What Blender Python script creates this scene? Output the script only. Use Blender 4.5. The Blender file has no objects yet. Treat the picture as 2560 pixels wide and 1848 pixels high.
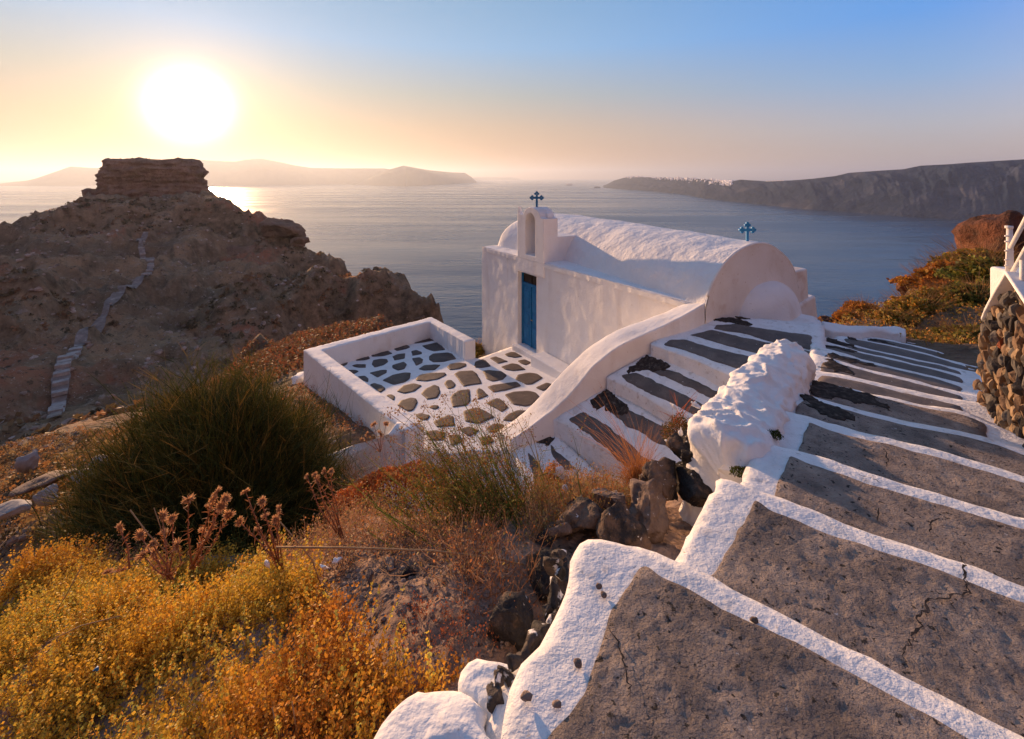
import bpy, bmesh, math, random
import numpy as np
from mathutils import Vector, Matrix
from mathutils.geometry import delaunay_2d_cdt
random.seed(7)
rng = np.random.default_rng(7)
scene = bpy.context.scene
R = math.radians

# ------------------------------------------------------------------ camera
F, CX, HY = 1100.0, 1280.0, 443.0          # focal length, centre column and eye level of the 2560x1848 photograph
cam_d = bpy.data.cameras.new('camera')
cam = bpy.data.objects.new('camera', cam_d)
scene.collection.objects.link(cam)
cam_d.sensor_width = 36
cam_d.lens = 36 * F / 2560
cam_d.shift_y = -(924 - HY) / 2560
cam_d.clip_start = 0.05
cam_d.clip_end = 120000
cam.location = (0, 0, 0)
cam.rotation_euler = (R(90), 0, 0)
scene.camera = cam

# ------------------------------------------------------------------ sun and sky
SUN_AZ, SUN_EL = R(-36.2), R(7.4)           # azimuth from +Y, clockwise positive
SD = Vector((math.sin(SUN_AZ) * math.cos(SUN_EL), math.cos(SUN_AZ) * math.cos(SUN_EL), math.sin(SUN_EL)))
sun_d = bpy.data.lights.new('sun', 'SUN')
sun_d.energy = 5.0
sun_d.angle = R(0.8)
sun_d.color = (1.0, 0.58, 0.30)
sun = bpy.data.objects.new('sun', sun_d)
scene.collection.objects.link(sun)
LA, LE = R(-34.4), R(8.1)
SL = Vector((math.sin(LA) * math.cos(LE), math.cos(LA) * math.cos(LE), math.sin(LE)))
sun.rotation_euler = (-SL).to_track_quat('-Z', 'Y').to_euler()

world = bpy.data.worlds.new('World')
scene.world = world
world.use_nodes = True
nt = world.node_tree
for n in list(nt.nodes):
    nt.nodes.remove(n)


def wn(t, **k):
    n = nt.nodes.new(t)
    for a, b in k.items():
        setattr(n, a, b)
    return n


def ramp_set(rn, stops):
    el = rn.color_ramp.elements
    while len(el) > 1:
        el.remove(el[-1])
    el[0].position = stops[0][0]
    el[0].color = (*stops[0][1], 1)
    for p, c in stops[1:]:
        e = el.new(p)
        e.color = (*c, 1)


tc = wn('ShaderNodeTexCoord')
sep = wn('ShaderNodeSeparateXYZ')
nt.links.new(tc.outputs['Generated'], sep.inputs[0])
dot = wn('ShaderNodeVectorMath', operation='DOT_PRODUCT')
nt.links.new(tc.outputs['Generated'], dot.inputs[0])
dot.inputs[1].default_value = SD
far = wn('ShaderNodeValToRGB')
ramp_set(far, [(0.0, (.46, .39, .37)), (.04, (.43, .40, .40)), (.09, (.38, .44, .54)), (.17, (.20, .40, .72)), (.27, (.075, .31, .80)), (.36, (.055, .27, .74)),
               (.5, (.08, .21, .48)), (1, (.10, .18, .36))])
near = wn('ShaderNodeValToRGB')
ramp_set(near, [(0.0, (.60, .285, .12)), (.05, (.58, .305, .15)), (.11, (.53, .36, .235)), (.18, (.38, .40, .38)), (.28, (.24, .44, .68)),
                (.5, (.16, .32, .50)), (1, (.10, .18, .36))])
nt.links.new(sep.outputs['Z'], far.inputs[0])
nt.links.new(sep.outputs['Z'], near.inputs[0])
mr = wn('ShaderNodeMapRange', interpolation_type='SMOOTHSTEP')
mr.inputs['From Min'].default_value = -0.05
mr.inputs['From Max'].default_value = 0.97
nt.links.new(dot.outputs['Value'], mr.inputs['Value'])
mx = wn('ShaderNodeMix', data_type='RGBA')
nt.links.new(mr.outputs[0], mx.inputs[0])
nt.links.new(far.outputs[0], mx.inputs[6])
nt.links.new(near.outputs[0], mx.inputs[7])


def expglow(width, amp, col):
    a = wn('ShaderNodeMath', operation='SUBTRACT'); a.inputs[1].default_value = 1.0
    nt.links.new(dot.outputs['Value'], a.inputs[0])
    b = wn('ShaderNodeMath', operation='DIVIDE'); b.inputs[1].default_value = width
    nt.links.new(a.outputs[0], b.inputs[0])
    c = wn('ShaderNodeMath', operation='EXPONENT')
    nt.links.new(b.outputs[0], c.inputs[0])
    d = wn('ShaderNodeMix', data_type='RGBA', blend_type='MIX')
    nt.links.new(c.outputs[0], d.inputs[0])
    d.inputs[6].default_value = (0, 0, 0, 1)
    d.inputs[7].default_value = (*[amp * x for x in col], 1)
    return d.outputs[2]


g = [expglow(.0010, 6.0, (1, .88, .66)), expglow(.008, .42, (1, .56, .25)), expglow(.05, .04, (1, .62, .28))]
acc = mx.outputs[2]
for o in g:
    ad = wn('ShaderNodeMix', data_type='RGBA', blend_type='ADD')
    ad.inputs[0].default_value = 1.0
    nt.links.new(acc, ad.inputs[6])
    nt.links.new(o, ad.inputs[7])
    acc = ad.outputs[2]
anti_fill = wn('ShaderNodeValToRGB')
ramp_set(anti_fill, [(0.0, (1.10, .50, .19)), (.16, (1.25, .57, .22)), (.34, (1.0, .46, .18)), (.55, (.38, .18, .08)), (.8, (0, 0, 0))])  # warm belt added behind the camera to light the walls facing it
nt.links.new(sep.outputs['Z'], anti_fill.inputs[0])
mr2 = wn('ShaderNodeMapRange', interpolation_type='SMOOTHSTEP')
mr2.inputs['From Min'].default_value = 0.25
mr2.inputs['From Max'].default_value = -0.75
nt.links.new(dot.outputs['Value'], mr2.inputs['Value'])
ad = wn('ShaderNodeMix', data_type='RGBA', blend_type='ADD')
nt.links.new(mr2.outputs[0], ad.inputs[0]); nt.links.new(acc, ad.inputs[6]); nt.links.new(anti_fill.outputs[0], ad.inputs[7])
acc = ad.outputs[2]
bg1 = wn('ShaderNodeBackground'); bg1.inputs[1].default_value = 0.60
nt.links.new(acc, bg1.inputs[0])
sky = wn('ShaderNodeTexSky', sky_type='NISHITA')
sky.sun_disc = False
sky.sun_elevation = LE
sky.sun_rotation = LA
sky.altitude = 200
bg2 = wn('ShaderNodeBackground'); bg2.inputs[1].default_value = 0.006
nt.links.new(sky.outputs[0], bg2.inputs[0])
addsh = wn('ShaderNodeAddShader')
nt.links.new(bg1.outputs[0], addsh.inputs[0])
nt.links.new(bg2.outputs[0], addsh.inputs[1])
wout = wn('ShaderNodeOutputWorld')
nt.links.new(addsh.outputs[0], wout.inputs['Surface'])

scene.view_settings.view_transform = 'Standard'
scene.view_settings.look = 'None'
scene.view_settings.exposure = 0.80
scene.view_settings.gamma = 1.0
scene.cycles.max_bounces = 7
scene.cycles.diffuse_bounces = 4
scene.cycles.volume_bounces = 0
scene.cycles.use_denoising = True

# ------------------------------------------------------------------ projection and noise helpers
def W(x, y, z):
    """point on the level z seen at photo pixel (x, y)"""
    Y = -z * F / (y - HY)
    return Vector(((x - CX) / F * Y, Y, z))


def WY(x, y, Y):
    return Vector(((x - CX) / F * Y, Y, -(y - HY) / F * Y))


class Plane:
    def __init__(s, *p):
        A = np.array([[1, q[0], q[1]] for q in p], float)
        s.a, s.b, s.c = np.linalg.lstsq(A, np.array([q[2] for q in p], float), rcond=None)[0]

    def z(s, X, Y):
        return s.a + s.b * X + s.c * Y

    def un(s, x, y):
        k = (x - CX) / F
        Y = s.a / ((HY - y) / F - s.c - s.b * k)
        return Vector((k * Y, Y, s.z(k * Y, Y)))


def flat(z):
    P = Plane((0, 0, z), (1, 0, z), (0, 1, z))
    return P


def crop(k, ox, oy):
    return lambda pts: [(ox + x / k, oy + y / k) for x, y in pts]


cD = lambda pts: [(x * 1.12875, y * 1.12875) for x, y in pts]
cT = crop(3.065, 700, 800)
cB = crop(2.835, 700, 760)
cF = crop(3.558, 1240, 760)
cG = crop(3.558, 1600, 780)
cK = crop(3.78, 1960, 780)
cM = crop(3.1486, 1860, 980)
cN = crop(2.345, 1650, 1150)
c7 = crop(2.3456, 850, 1150)

_perm = rng.permutation(4096)


def vnoise(p):
    """value noise, p (...,3) -> (...) in -1..1"""
    p = np.asarray(p, float)
    i = np.floor(p).astype(np.int64)
    f = p - i
    f = f * f * (3 - 2 * f)
    out = 0
    for dx in (0, 1):
        for dy in (0, 1):
            for dz in (0, 1):
                h = _perm[(_perm[(_perm[(i[..., 0] + dx) & 4095] + i[..., 1] + dy) & 4095] + i[..., 2] + dz) & 4095] / 4095.0
                w = (f[..., 0] if dx else 1 - f[..., 0]) * (f[..., 1] if dy else 1 - f[..., 1]) * (f[..., 2] if dz else 1 - f[..., 2])
                out = out + h * w
    return out * 2 - 1


def fbm(p, octs=4, gain=.5, lac=2.03):
    p = np.asarray(p, float)
    a, s, o = 1.0, 1.0, 0
    for k in range(octs):
        o = o + a * vnoise(p * s + 17.3 * k)
        a *= gain; s *= lac
    return o


def ridged(p, octs=4):
    p = np.asarray(p, float)
    a, s, o = 1.0, 1.0, 0
    for k in range(octs):
        o = o + a * (1 - 2 * np.abs(vnoise(p * s + 9.1 * k)))
        a *= .5; s *= 2.1
    return o


# ------------------------------------------------------------------ materials
def mat(name, base, rough=.9, cols=None, nscale=3.0, bumps=(), spots=None, detail=5, attr=None, trans=0, spec=.3, metallic=0, streak=None, layers=()):
    """procedural material: base colour, noise-mixed colours, bump layers (scale, strength, distance)"""
    m = bpy.data.materials.new(name)
    m.use_nodes = True
    t = m.node_tree
    L = t.links.new
    b = t.nodes['Principled BSDF']
    b.inputs['Roughness'].default_value = rough
    b.inputs['Specular IOR Level'].default_value = spec
    b.inputs['Metallic'].default_value = metallic
    tcn = t.nodes.new('ShaderNodeTexCoord')
    geo = t.nodes.new('ShaderNodeNewGeometry')
    pos = geo.outputs['Position']
    col = None
    if attr:
        at = t.nodes.new('ShaderNodeAttribute'); at.attribute_name = attr
        col = at.outputs['Color']
    elif cols:
        n = t.nodes.new('ShaderNodeTexNoise')
        n.inputs['Scale'].default_value = nscale
        n.inputs['Detail'].default_value = detail
        n.inputs['Roughness'].default_value = .62
        L(pos, n.inputs['Vector'])
        r = t.nodes.new('ShaderNodeValToRGB')
        ramp_set(r, cols)
        L(n.outputs['Fac'], r.inputs[0])
        col = r.outputs[0]
    else:
        rgb = t.nodes.new('ShaderNodeRGB'); rgb.outputs[0].default_value = (*base, 1)
        col = rgb.outputs[0]
    lay = list(layers)
    if spots:
        lay.append(spots)
    for (sc, lo, hi, c) in lay:            # patches of another colour where a noise exceeds lo..hi
        n2 = t.nodes.new('ShaderNodeTexNoise')
        n2.inputs['Detail'].default_value = 4
        if isinstance(sc, tuple):
            mp = t.nodes.new('ShaderNodeMapping'); mp.inputs['Scale'].default_value = sc
            L(pos, mp.inputs[0]); L(mp.outputs[0], n2.inputs['Vector']); n2.inputs['Scale'].default_value = 1
        else:
            n2.inputs['Scale'].default_value = sc
            L(pos, n2.inputs['Vector'])
        mrn = t.nodes.new('ShaderNodeMapRange')
        mrn.inputs['From Min'].default_value = lo; mrn.inputs['From Max'].default_value = hi
        L(n2.outputs['Fac'], mrn.inputs['Value'])
        mm = t.nodes.new('ShaderNodeMix'); mm.data_type = 'RGBA'
        L(mrn.outputs[0], mm.inputs[0]); L(col, mm.inputs[6]); mm.inputs[7].default_value = (*c, 1)
        col = mm.outputs[2]
    L(col, b.inputs['Base Color'])
    prev = None
    for (sc, st, di) in bumps:
        n = t.nodes.new('ShaderNodeTexNoise')
        n.inputs['Scale'].default_value = sc
        n.inputs['Detail'].default_value = 5
        n.inputs['Roughness'].default_value = .6
        L(pos, n.inputs['Vector'])
        bp = t.nodes.new('ShaderNodeBump')
        bp.inputs['Strength'].default_value = st
        bp.inputs['Distance'].default_value = di
        L(n.outputs['Fac'], bp.inputs['Height'])
        if prev: L(prev, bp.inputs['Normal'])
        prev = bp.outputs[0]
    if prev: L(prev, b.inputs['Normal'])
    if trans:
        tr = t.nodes.new('ShaderNodeBsdfTranslucent')
        L(col, tr.inputs[0])
        ms = t.nodes.new('ShaderNodeMixShader'); ms.inputs[0].default_value = trans
        L(b.outputs[0], ms.inputs[1]); L(tr.outputs[0], ms.inputs[2])
        L(ms.outputs[0], t.nodes['Material Output'].inputs['Surface'])
    return m


WHITE = (.80, .78, .76)
M = {}
M['plaster'] = mat('whitewashed plaster', WHITE, .85,
                   cols=[(.2, (.74, .71, .68)), (.45, (.80, .78, .76)), (.8, (.83, .82, .81))], nscale=2.2,
                   bumps=[(3, .5, .05), (14, .5, .016), (60, .35, .004)],
                   layers=[((2.2, 2.2, .9), .60, .80, (.66, .58, .51)), (26, .70, .76, (.42, .36, .31))])
M['wall'] = mat('brushed lime wall', WHITE, .85,
                cols=[(.2, (.74, .70, .67)), (.5, (.80, .78, .76)), (.8, (.84, .83, .82))], nscale=1.6,
                bumps=[(1.6, .45, .07), (7, .4, .02), (30, .3, .006)],
                layers=[((3.5, 3.5, .5), .56, .85, (.67, .61, .56)), (20, .71, .76, (.40, .33, .27))])
M['vault'] = mat('lumpy whitewashed vault', WHITE, .85,
                 cols=[(.2, (.76, .74, .72)), (.8, (.84, .83, .82))], nscale=3,
                 bumps=[(2.2, .7, .09), (7, .6, .035), (22, .4, .010)],
                 layers=[(3, .60, .85, (.70, .66, .62)), (24, .70, .76, (.45, .40, .36))])
M['gable'] = mat('stained gable plaster', WHITE, .85,
                 cols=[(.25, (.74, .68, .62)), (.5, (.81, .77, .73)), (.8, (.83, .81, .79))], nscale=2.0,
                 bumps=[(3, .35, .04), (20, .35, .01)],
                 layers=[(1.35, .58, .64, (.68, .58, .51)), (18, .68, .75, (.48, .36, .27)), (40, .70, .75, (.35, .25, .18))])
M['stepwhite'] = mat('worn white step paint', (.78, .77, .76), .8,
                     cols=[(.25, (.66, .64, .62)), (.5, (.79, .78, .77)), (.8, (.83, .82, .82))], nscale=6,
                     bumps=[(4, .5, .04), (14, .7, .022), (55, .6, .007), (150, .4, .003)],
                     layers=[(9, .60, .74, (.56, .51, .47)), (30, .68, .74, (.40, .36, .33)), (70, .70, .75, (.2, .17, .15))])
M['concrete'] = mat('rough pitted concrete', (.2, .19, .18), .85,
                    cols=[(.25, (.17, .135, .115)), (.5, (.37, .29, .24)), (.75, (.54, .43, .35))], nscale=7,
                    bumps=[(9, .5, .03), (34, 1.0, .035), (75, 1.0, .022), (180, .7, .005)], spec=.35,
                    layers=[(1.5, .54, .70, (.15, .125, .115)), (38, .62, .67, (.04, .033, .03)), (20, .72, .74, (.62, .60, .58))])
M['smooth_concrete'] = mat('grey painted tread', (.16, .15, .14), .75,
                           cols=[(.25, (.085, .07, .062)), (.5, (.125, .10, .088)), (.8, (.19, .155, .13))], nscale=5,
                           bumps=[(12, .5, .012), (60, .5, .004)], spec=.35,
                           layers=[(28, .66, .72, (.06, .05, .045)), (34, .71, .74, (.6, .58, .56))])
M['tar'] = mat('dark bitumen patch', (.03, .025, .022), .95, cols=[(.3, (.022, .018, .016)), (.55, (.055, .044, .038)), (.72, (.13, .105, .09))], nscale=22,
               bumps=[(30, .6, .008)], spec=.08)
M['paving'] = mat('dark painted paving stone', (.09, .075, .07), .7, cols=[(.3, (.055, .040, .036)), (.55, (.088, .064, .055)), (.8, (.13, .098, .082))],
                  nscale=5, bumps=[(18, .4, .008), (70, .4, .003)], spec=.35, layers=[(40, .70, .73, (.5, .48, .45))])
M['floor'] = mat('whitewashed terrace floor', (.78, .76, .75), .8, cols=[(.25, (.68, .66, .64)), (.5, (.78, .77, .76)), (.8, (.82, .81, .80))],
                 nscale=4, bumps=[(8, .4, .012), (40, .4, .004)], layers=[(16, .66, .74, (.55, .50, .46))])
M['door'] = mat('weathered blue paint', (.015, .12, .25), .55, cols=[(.3, (.008, .11, .26)), (.6, (.012, .17, .37)), (.85, (.04, .24, .42))],
                nscale=9, bumps=[(40, .3, .003)])
M['darkwood'] = mat('dark brown transom wood', (.03, .017, .01), .6, bumps=[(30, .3, .004)])
M['bluecross'] = mat('deep blue painted iron', (.012, .10, .24), .5, cols=[(.3, (.008, .11, .28)), (.7, (.012, .17, .38))], nscale=20, bumps=[(50, .3, .003)])
M['lightcross'] = mat('light blue painted iron', (.03, .26, .42), .5, cols=[(.3, (.01, .22, .55)), (.7, (.06, .34, .60))], nscale=14, bumps=[(50, .3, .003)])
M['brass'] = mat('dull brass', (.45, .35, .2), .4, metallic=.8)
M['whitemetal'] = mat('white painted pipe', (.78, .75, .72), .5, bumps=[(40, .3, .003)], layers=[(20, .66, .74, (.45, .32, .22))])
M['basalt'] = mat('dark basalt boulder', (.04, .035, .035), .8,
                  cols=[(.3, (.010, .009, .010)), (.47, (.028, .024, .024)), (.54, (.12, .075, .05)), (.75, (.24, .15, .105))], nscale=3.5,
                  bumps=[(5, .8, .06), (22, .9, .025), (80, .6, .006)], layers=[(34, .68, .72, (.65, .62, .6))])
M['brownrock'] = mat('brown weathered rock', (.2, .14, .11), .85,
                     cols=[(.3, (.09, .06, .05)), (.5, (.19, .13, .10)), (.75, (.30, .22, .17))], nscale=6,
                     bumps=[(6, .8, .05), (26, .9, .02), (80, .6, .005)], layers=[(24, .67, .72, (.6, .56, .53))])
M['wallstone'] = [mat('wall stone ' + n, c, .8, cols=[(.3, tuple(x * .6 for x in c)), (.7, c)], nscale=14, bumps=[(12, .7, .02), (60, .6, .005)])
                  for n, c in (('grey', (.16, .14, .12)), ('black', (.06, .05, .045)), ('brown', (.24, .15, .09)), ('tan', (.38, .26, .15)), ('red', (.32, .09, .04)))]
M['mortar'] = mat('ochre mortar', (.42, .30, .19), .95, cols=[(.3, (.22, .15, .09)), (.6, (.50, .37, .24))], nscale=14,
                  bumps=[(10, .9, .05), (50, .9, .015)])
M['redrock'] = mat('red lava cliff', (.14, .05, .025), .9, cols=[(.3, (.05, .025, .018)), (.5, (.15, .055, .028)), (.75, (.26, .10, .05))], nscale=.9,
                   bumps=[(1.2, .9, .5), (5, .9, .12), (20, .6, .03)])
M['skaros'] = mat('layered volcanic rock', (.2, .12, .08), .95,
                  cols=[(.3, (.13, .075, .05)), (.5, (.22, .135, .09)), (.75, (.32, .21, .15))], nscale=.12,
                  bumps=[(.12, .8, 4), (.5, .9, 1.2), (2, .7, .3)], layers=[((.02, .02, .35), .52, .7, (.16, .08, .05))])
M['leaf'] = mat('leaf colours', (1, 1, 1), .6, attr='Col', trans=.35, spec=.2)
M['stemleaf'] = mat('stem colours', (1, 1, 1), .7, attr='Col', trans=.15, spec=.2)


# ------------------------------------------------------------------ object helpers
C = scene.collection


def link(name, me, m=None, parent=None):
    o = bpy.data.objects.new(name, me)
    C.objects.link(o)
    if parent: o.parent = parent
    if m and me is not None and not me.materials: me.materials.append(m)
    return o


def mesh(name, V, Fc, m=None, parent=None, smooth=False):
    me = bpy.data.meshes.new(name)
    me.from_pydata([tuple(v) for v in V], [], [tuple(f) for f in Fc])
    me.validate(); me.update()
    if smooth:
        me.polygons.foreach_set('use_smooth', [True] * len(me.polygons))
    return link(name, me, m, parent)


def npmesh(name, V, Q, m=None, parent=None, smooth=False, col=None):
    """V (n,3), Q (k,3 or 4) numpy"""
    me = bpy.data.meshes.new(name)
    V = np.ascontiguousarray(V, np.float32); Q = np.ascontiguousarray(Q, np.int32)
    k = Q.shape[1]
    me.vertices.add(len(V)); me.vertices.foreach_set('co', V.ravel())
    me.loops.add(Q.size); me.loops.foreach_set('vertex_index', Q.ravel())
    me.polygons.add(len(Q))
    me.polygons.foreach_set('loop_start', np.arange(0, Q.size, k, dtype=np.int32))
    me.update(calc_edges=True)
    me.polygons.foreach_set('use_smooth', np.full(len(Q), smooth))
    if col is not None:
        a = me.color_attributes.new('Col', 'FLOAT_COLOR', 'POINT')
        cc = np.ones((len(V), 4), np.float32); cc[:, :3] = col
        a.data.foreach_set('color', cc.ravel())
    return link(name, me, m, parent)


def empty(name, loc=(0, 0, 0), rz=0):
    o = bpy.data.objects.new(name, None)
    o.location = loc; o.rotation_euler = (0, 0, rz)
    o.empty_display_size = .2
    C.objects.link(o)
    return o


def tag(o, label=None, cat=None, group=None, kind=None):
    if label: o['label'] = label
    if cat: o['category'] = cat
    if group: o['group'] = group
    if kind: o['kind'] = kind
    return o


def bevel(o, w=.02, seg=3, ang=30):
    b = o.modifiers.new('bevel', 'BEVEL'); b.width = w; b.segments = seg; b.limit_method = 'ANGLE'; b.angle_limit = R(ang)
    b.harden_normals = False
    return o


_tex = {}


def displace(o, size, strength, levels=3, simple=True):
    if levels:
        s = o.modifiers.new('subdivide', 'SUBSURF'); s.subdivision_type = 'SIMPLE' if simple else 'CATMULL_CLARK'
        s.levels = levels; s.render_levels = levels
    if size not in _tex:
        t = bpy.data.textures.new('clouds', 'CLOUDS'); t.noise_scale = size; t.noise_depth = 2; _tex[size] = t
    d = o.modifiers.new('displace', 'DISPLACE'); d.texture = _tex[size]; d.texture_coords = 'GLOBAL'; d.strength = strength; d.mid_level = .5
    return o


def box(name, a, b, m, parent=None, bev=.02):
    x0, y0, z0 = a; x1, y1, z1 = b
    V = [(x0, y0, z0), (x1, y0, z0), (x1, y1, z0), (x0, y1, z0), (x0, y0, z1), (x1, y0, z1), (x1, y1, z1), (x0, y1, z1)]
    Fc = [(0, 3, 2, 1), (4, 5, 6, 7), (0, 1, 5, 4), (1, 2, 6, 5), (2, 3, 7, 6), (3, 0, 4, 7)]
    o = mesh(name, V, Fc, m, parent)
    if bev: bevel(o, bev)
    return o


def tube_geo(pts, r, n=8, close=True):
    pts = [Vector(p) for p in pts]
    rs = r if isinstance(r, (list, tuple)) else [r] * len(pts)
    V, Fc = [], []
    for i, p in enumerate(pts):
        d = (pts[min(i + 1, len(pts) - 1)] - pts[max(i - 1, 0)]).normalized()
        up = Vector((0, 0, 1)) if abs(d.z) < .95 else Vector((1, 0, 0))
        a = d.cross(up).normalized(); b = d.cross(a).normalized()
        for k in range(n):
            t = 2 * math.pi * k / n
            V.append(p + (a * math.cos(t) + b * math.sin(t)) * rs[i])
    for i in range(len(pts) - 1):
        for k in range(n):
            Fc.append((i * n + k, i * n + (k + 1) % n, (i + 1) * n + (k + 1) % n, (i + 1) * n + k))
    if close:
        Fc.append(tuple(range(n))[::-1]); Fc.append(tuple(range((len(pts) - 1) * n, len(pts) * n)))
    return V, Fc


def tube(name, pts, r, m, parent=None, n=8):
    V, Fc = tube_geo(pts, r, n)
    return mesh(name, V, Fc, m, parent, True)


def resample(poly, step, closed=True):
    out = []
    n = len(poly)
    for i in range(n if closed else n - 1):
        a = np.array(poly[i], float); b = np.array(poly[(i + 1) % n], float)
        k = max(1, int(np.linalg.norm(b - a) / step))
        for j in range(k):
            out.append(a + (b - a) * j / k)
    if not closed: out.append(np.array(poly[-1], float))
    return np.array(out)


def smooth_closed(p, it=1):
    for _ in range(it):
        p = p * .5 + (np.roll(p, 1, 0) + np.roll(p, -1, 0)) * .25
    return p


def seg_dist(P, B):
    """distance of points P (n,2) to closed polyline B (m,2)"""
    A = B; E = np.roll(B, -1, 0)
    d = E - A
    L2 = (d ** 2).sum(1) + 1e-12
    out = np.full(len(P), 1e9)
    for i in range(len(A)):
        t = np.clip(((P - A[i]) @ d[i]) / L2[i], 0, 1)
        q = A[i] + t[:, None] * d[i]
        out = np.minimum(out, np.hypot(*(P - q).T))
    return out


def relief(name, pts, zf, m, parent=None, res=.05, wob=.01, edge=.03, edge_drop=.02, depth=.4, amp=.004, nfreq=6, rise=0, rise_w=.15, smooth_it=2, zoff=0, soft=True, base=0, bfreq=1.7, wf=9):
    """a hand-made slab: polygon pts (X,Y), zf(X,Y) gives the top, rounded rim, relief inside, a skirt down by depth"""
    B = resample([(p[0], p[1]) for p in pts], res)
    B = smooth_closed(B, smooth_it)
    if wob:
        q = np.c_[B * wf, np.zeros(len(B))]
        B = B + wob * np.c_[fbm(q, 3), fbm(q + 55, 3)]
    mn, mxx = B.min(0), B.max(0)
    gx, gy = np.meshgrid(np.arange(mn[0], mxx[0], res), np.arange(mn[1], mxx[1], res))
    G = np.c_[gx.ravel(), gy.ravel()] + rng.uniform(-.3, .3, (gx.size, 2)) * res
    # inside test
    x, y = G.T
    ins = np.zeros(len(G), bool)
    A = B; E = np.roll(B, -1, 0)
    for i in range(len(A)):
        c = ((A[i, 1] > y) != (E[i, 1] > y))
        with np.errstate(divide='ignore', invalid='ignore'):
            xx = (E[i, 0] - A[i, 0]) * (y - A[i, 1]) / (E[i, 1] - A[i, 1] + 1e-15) + A[i, 0]
        ins ^= c & (x < xx)
    G = G[ins]
    if len(G):
        G = G[seg_dist(G, B) > res * .45]
    P2 = [Vector(p) for p in np.vstack([B, G])] if len(G) else [Vector(p) for p in B]
    vs, es, fs, _, _, _ = delaunay_2d_cdt(P2, [], [list(range(len(B)))], 1, 1e-6)
    V = np.array([(v.x, v.y) for v in vs])
    d = seg_dist(V, B)
    z = zf(V[:, 0], V[:, 1]) + zoff
    if edge: z = z - edge_drop * np.exp(-d / edge * 1.5)
    if rise: z = z + rise * (1 - np.exp(-d / rise_w))
    z = z + amp * fbm(np.c_[V * nfreq, np.zeros(len(V))], 4) * np.clip(d / .01, 0.1, 1)
    if base: z = z + base * fbm(np.c_[V * bfreq, np.zeros(len(V))], 2)
    V3 = np.c_[V, z]
    faces = [tuple(f) for f in fs]
    # skirt
    cnt = {}
    for f in faces:
        for a, b in zip(f, f[1:] + f[:1]):
            cnt[(a, b)] = cnt.get((a, b), 0) + 1
    bedges = [(a, b) for (a, b) in cnt if (b, a) not in cnt]
    V3 = list(map(tuple, V3))
    if depth:
        low = {}
        for a, b in bedges:
            for q in (a, b):
                if q not in low:
                    low[q] = len(V3)
                    V3.append((V3[q][0], V3[q][1], V3[q][2] - depth))
        for a, b in bedges:
            faces.append((b, a, low[a], low[b]))
    o = mesh(name, V3, faces, m, parent, False)
    me = o.data
    sm = [abs(p.normal.z) > .35 for p in me.polygons]
    me.polygons.foreach_set('use_smooth', sm if soft else [False] * len(sm))
    return o


def blob(name, pts3, m, parent=None, **k):
    """relief slab from 3-D points: top follows the plane fitted to them"""
    P = Plane(*pts3)
    return relief(name, pts3, P.z, m, parent, **k)


def ico(sub=3):
    bm = bmesh.new(); bmesh.ops.create_icosphere(bm, subdivisions=sub, radius=1)
    V = np.array([v.co[:] for v in bm.verts]); Fc = np.array([[v.index for v in f.verts] for f in bm.faces])
    bm.free()
    return V, Fc


ICO = {s: ico(s) for s in (1, 2, 3, 4, 5)}


def rock_geo(seed, size, rot=(0, 0, 0), sub=3, cut=.8, rough=.16):
    r = np.random.default_rng(seed)
    V, Fc = ICO[sub]
    V = V.copy()
    for _ in range(9):                                  # flat facets
        n = r.normal(size=3); n /= np.linalg.norm(n)
        dd = r.uniform(cut - .25, cut + .1)
        h = V @ n - dd
        V -= np.outer(np.maximum(h, 0), n)
    nn = V / (np.linalg.norm(V, axis=1)[:, None] + 1e-9)
    V = V + nn * (rough * fbm(V * 1.6 + seed * 3.1, 4))[:, None]
    if sub >= 4: V = V + nn * (.035 * ridged(V * 4.5 + seed, 3) + .02 * fbm(V * 12, 2))[:, None]
    V = V * np.array(size)
    Mx = np.array(Matrix.Rotation(rot[2], 3, 'Z') @ Matrix.Rotation(rot[1], 3, 'Y') @ Matrix.Rotation(rot[0], 3, 'X'))
    return V @ Mx.T, Fc


def rock(name, loc, size, seed, m, rot=(0, 0, 0), sub=3, parent=None, **k):
    V, Fc = rock_geo(seed, size, rot, sub, **k)
    o = npmesh(name, V, Fc, m, parent, True)
    o.location = loc
    return o


# ------------------------------------------------------------------ terrain height field
CP = []                                                 # control points X, Y, Z


def cp(*rows):
    for r_ in rows: CP.append(tuple(r_))


def cy(x, y, Y):
    CP.append(tuple(WY(x, y, Y)))


def cz(x, y, z):
    CP.append(tuple(W(x, y, z)))


# close to the camera
cp((.3, .3, -1.85), (-.6, .5, -2.0), (-2, .6, -2.5), (-1.2, 1.6, -2.25), (-4, .5, -3.2), (1.2, .4, -2.0), (2.5, 1.2, -2.1), (-.25, 1.4, -1.95))
cz(1000, 1500, -2.02); cz(1200, 1420, -1.98); cz(1000, 1380, -2.25); cz(1350, 1330, -2.15); cz(1500, 1240, -2.45)
cz(1120, 1600, -1.95); cz(900, 1300, -2.75); cz(700, 1500, -2.4); cz(300, 1500, -2.75); cz(60, 1420, -3.3); cz(500, 1390, -4.7); cz(250, 1350, -4.6); cz(700, 1360, -4.3); cz(840, 1250, -4.7); cz(560, 1440, -3.4)
cp((.1, 4.3, -3.2), (-.9, 4.2, -3.5), (-2.3, 3.6, -3.7), (-4.4, 5.6, -5.3), (1.2, 3.9, -3.0), (1.6, 3.3, -2.5), (.9, 5.2, -4.4), (0, 6, -4.9), (-1.6, 5.6, -4.9))
cp((-2.6, 6.6, -5.35), (-1.2, 7.2, -5.3), (-6.4, 5, -6.6), (-5, 3, -5.0), (-7.5, 8.5, -7.2))
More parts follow.
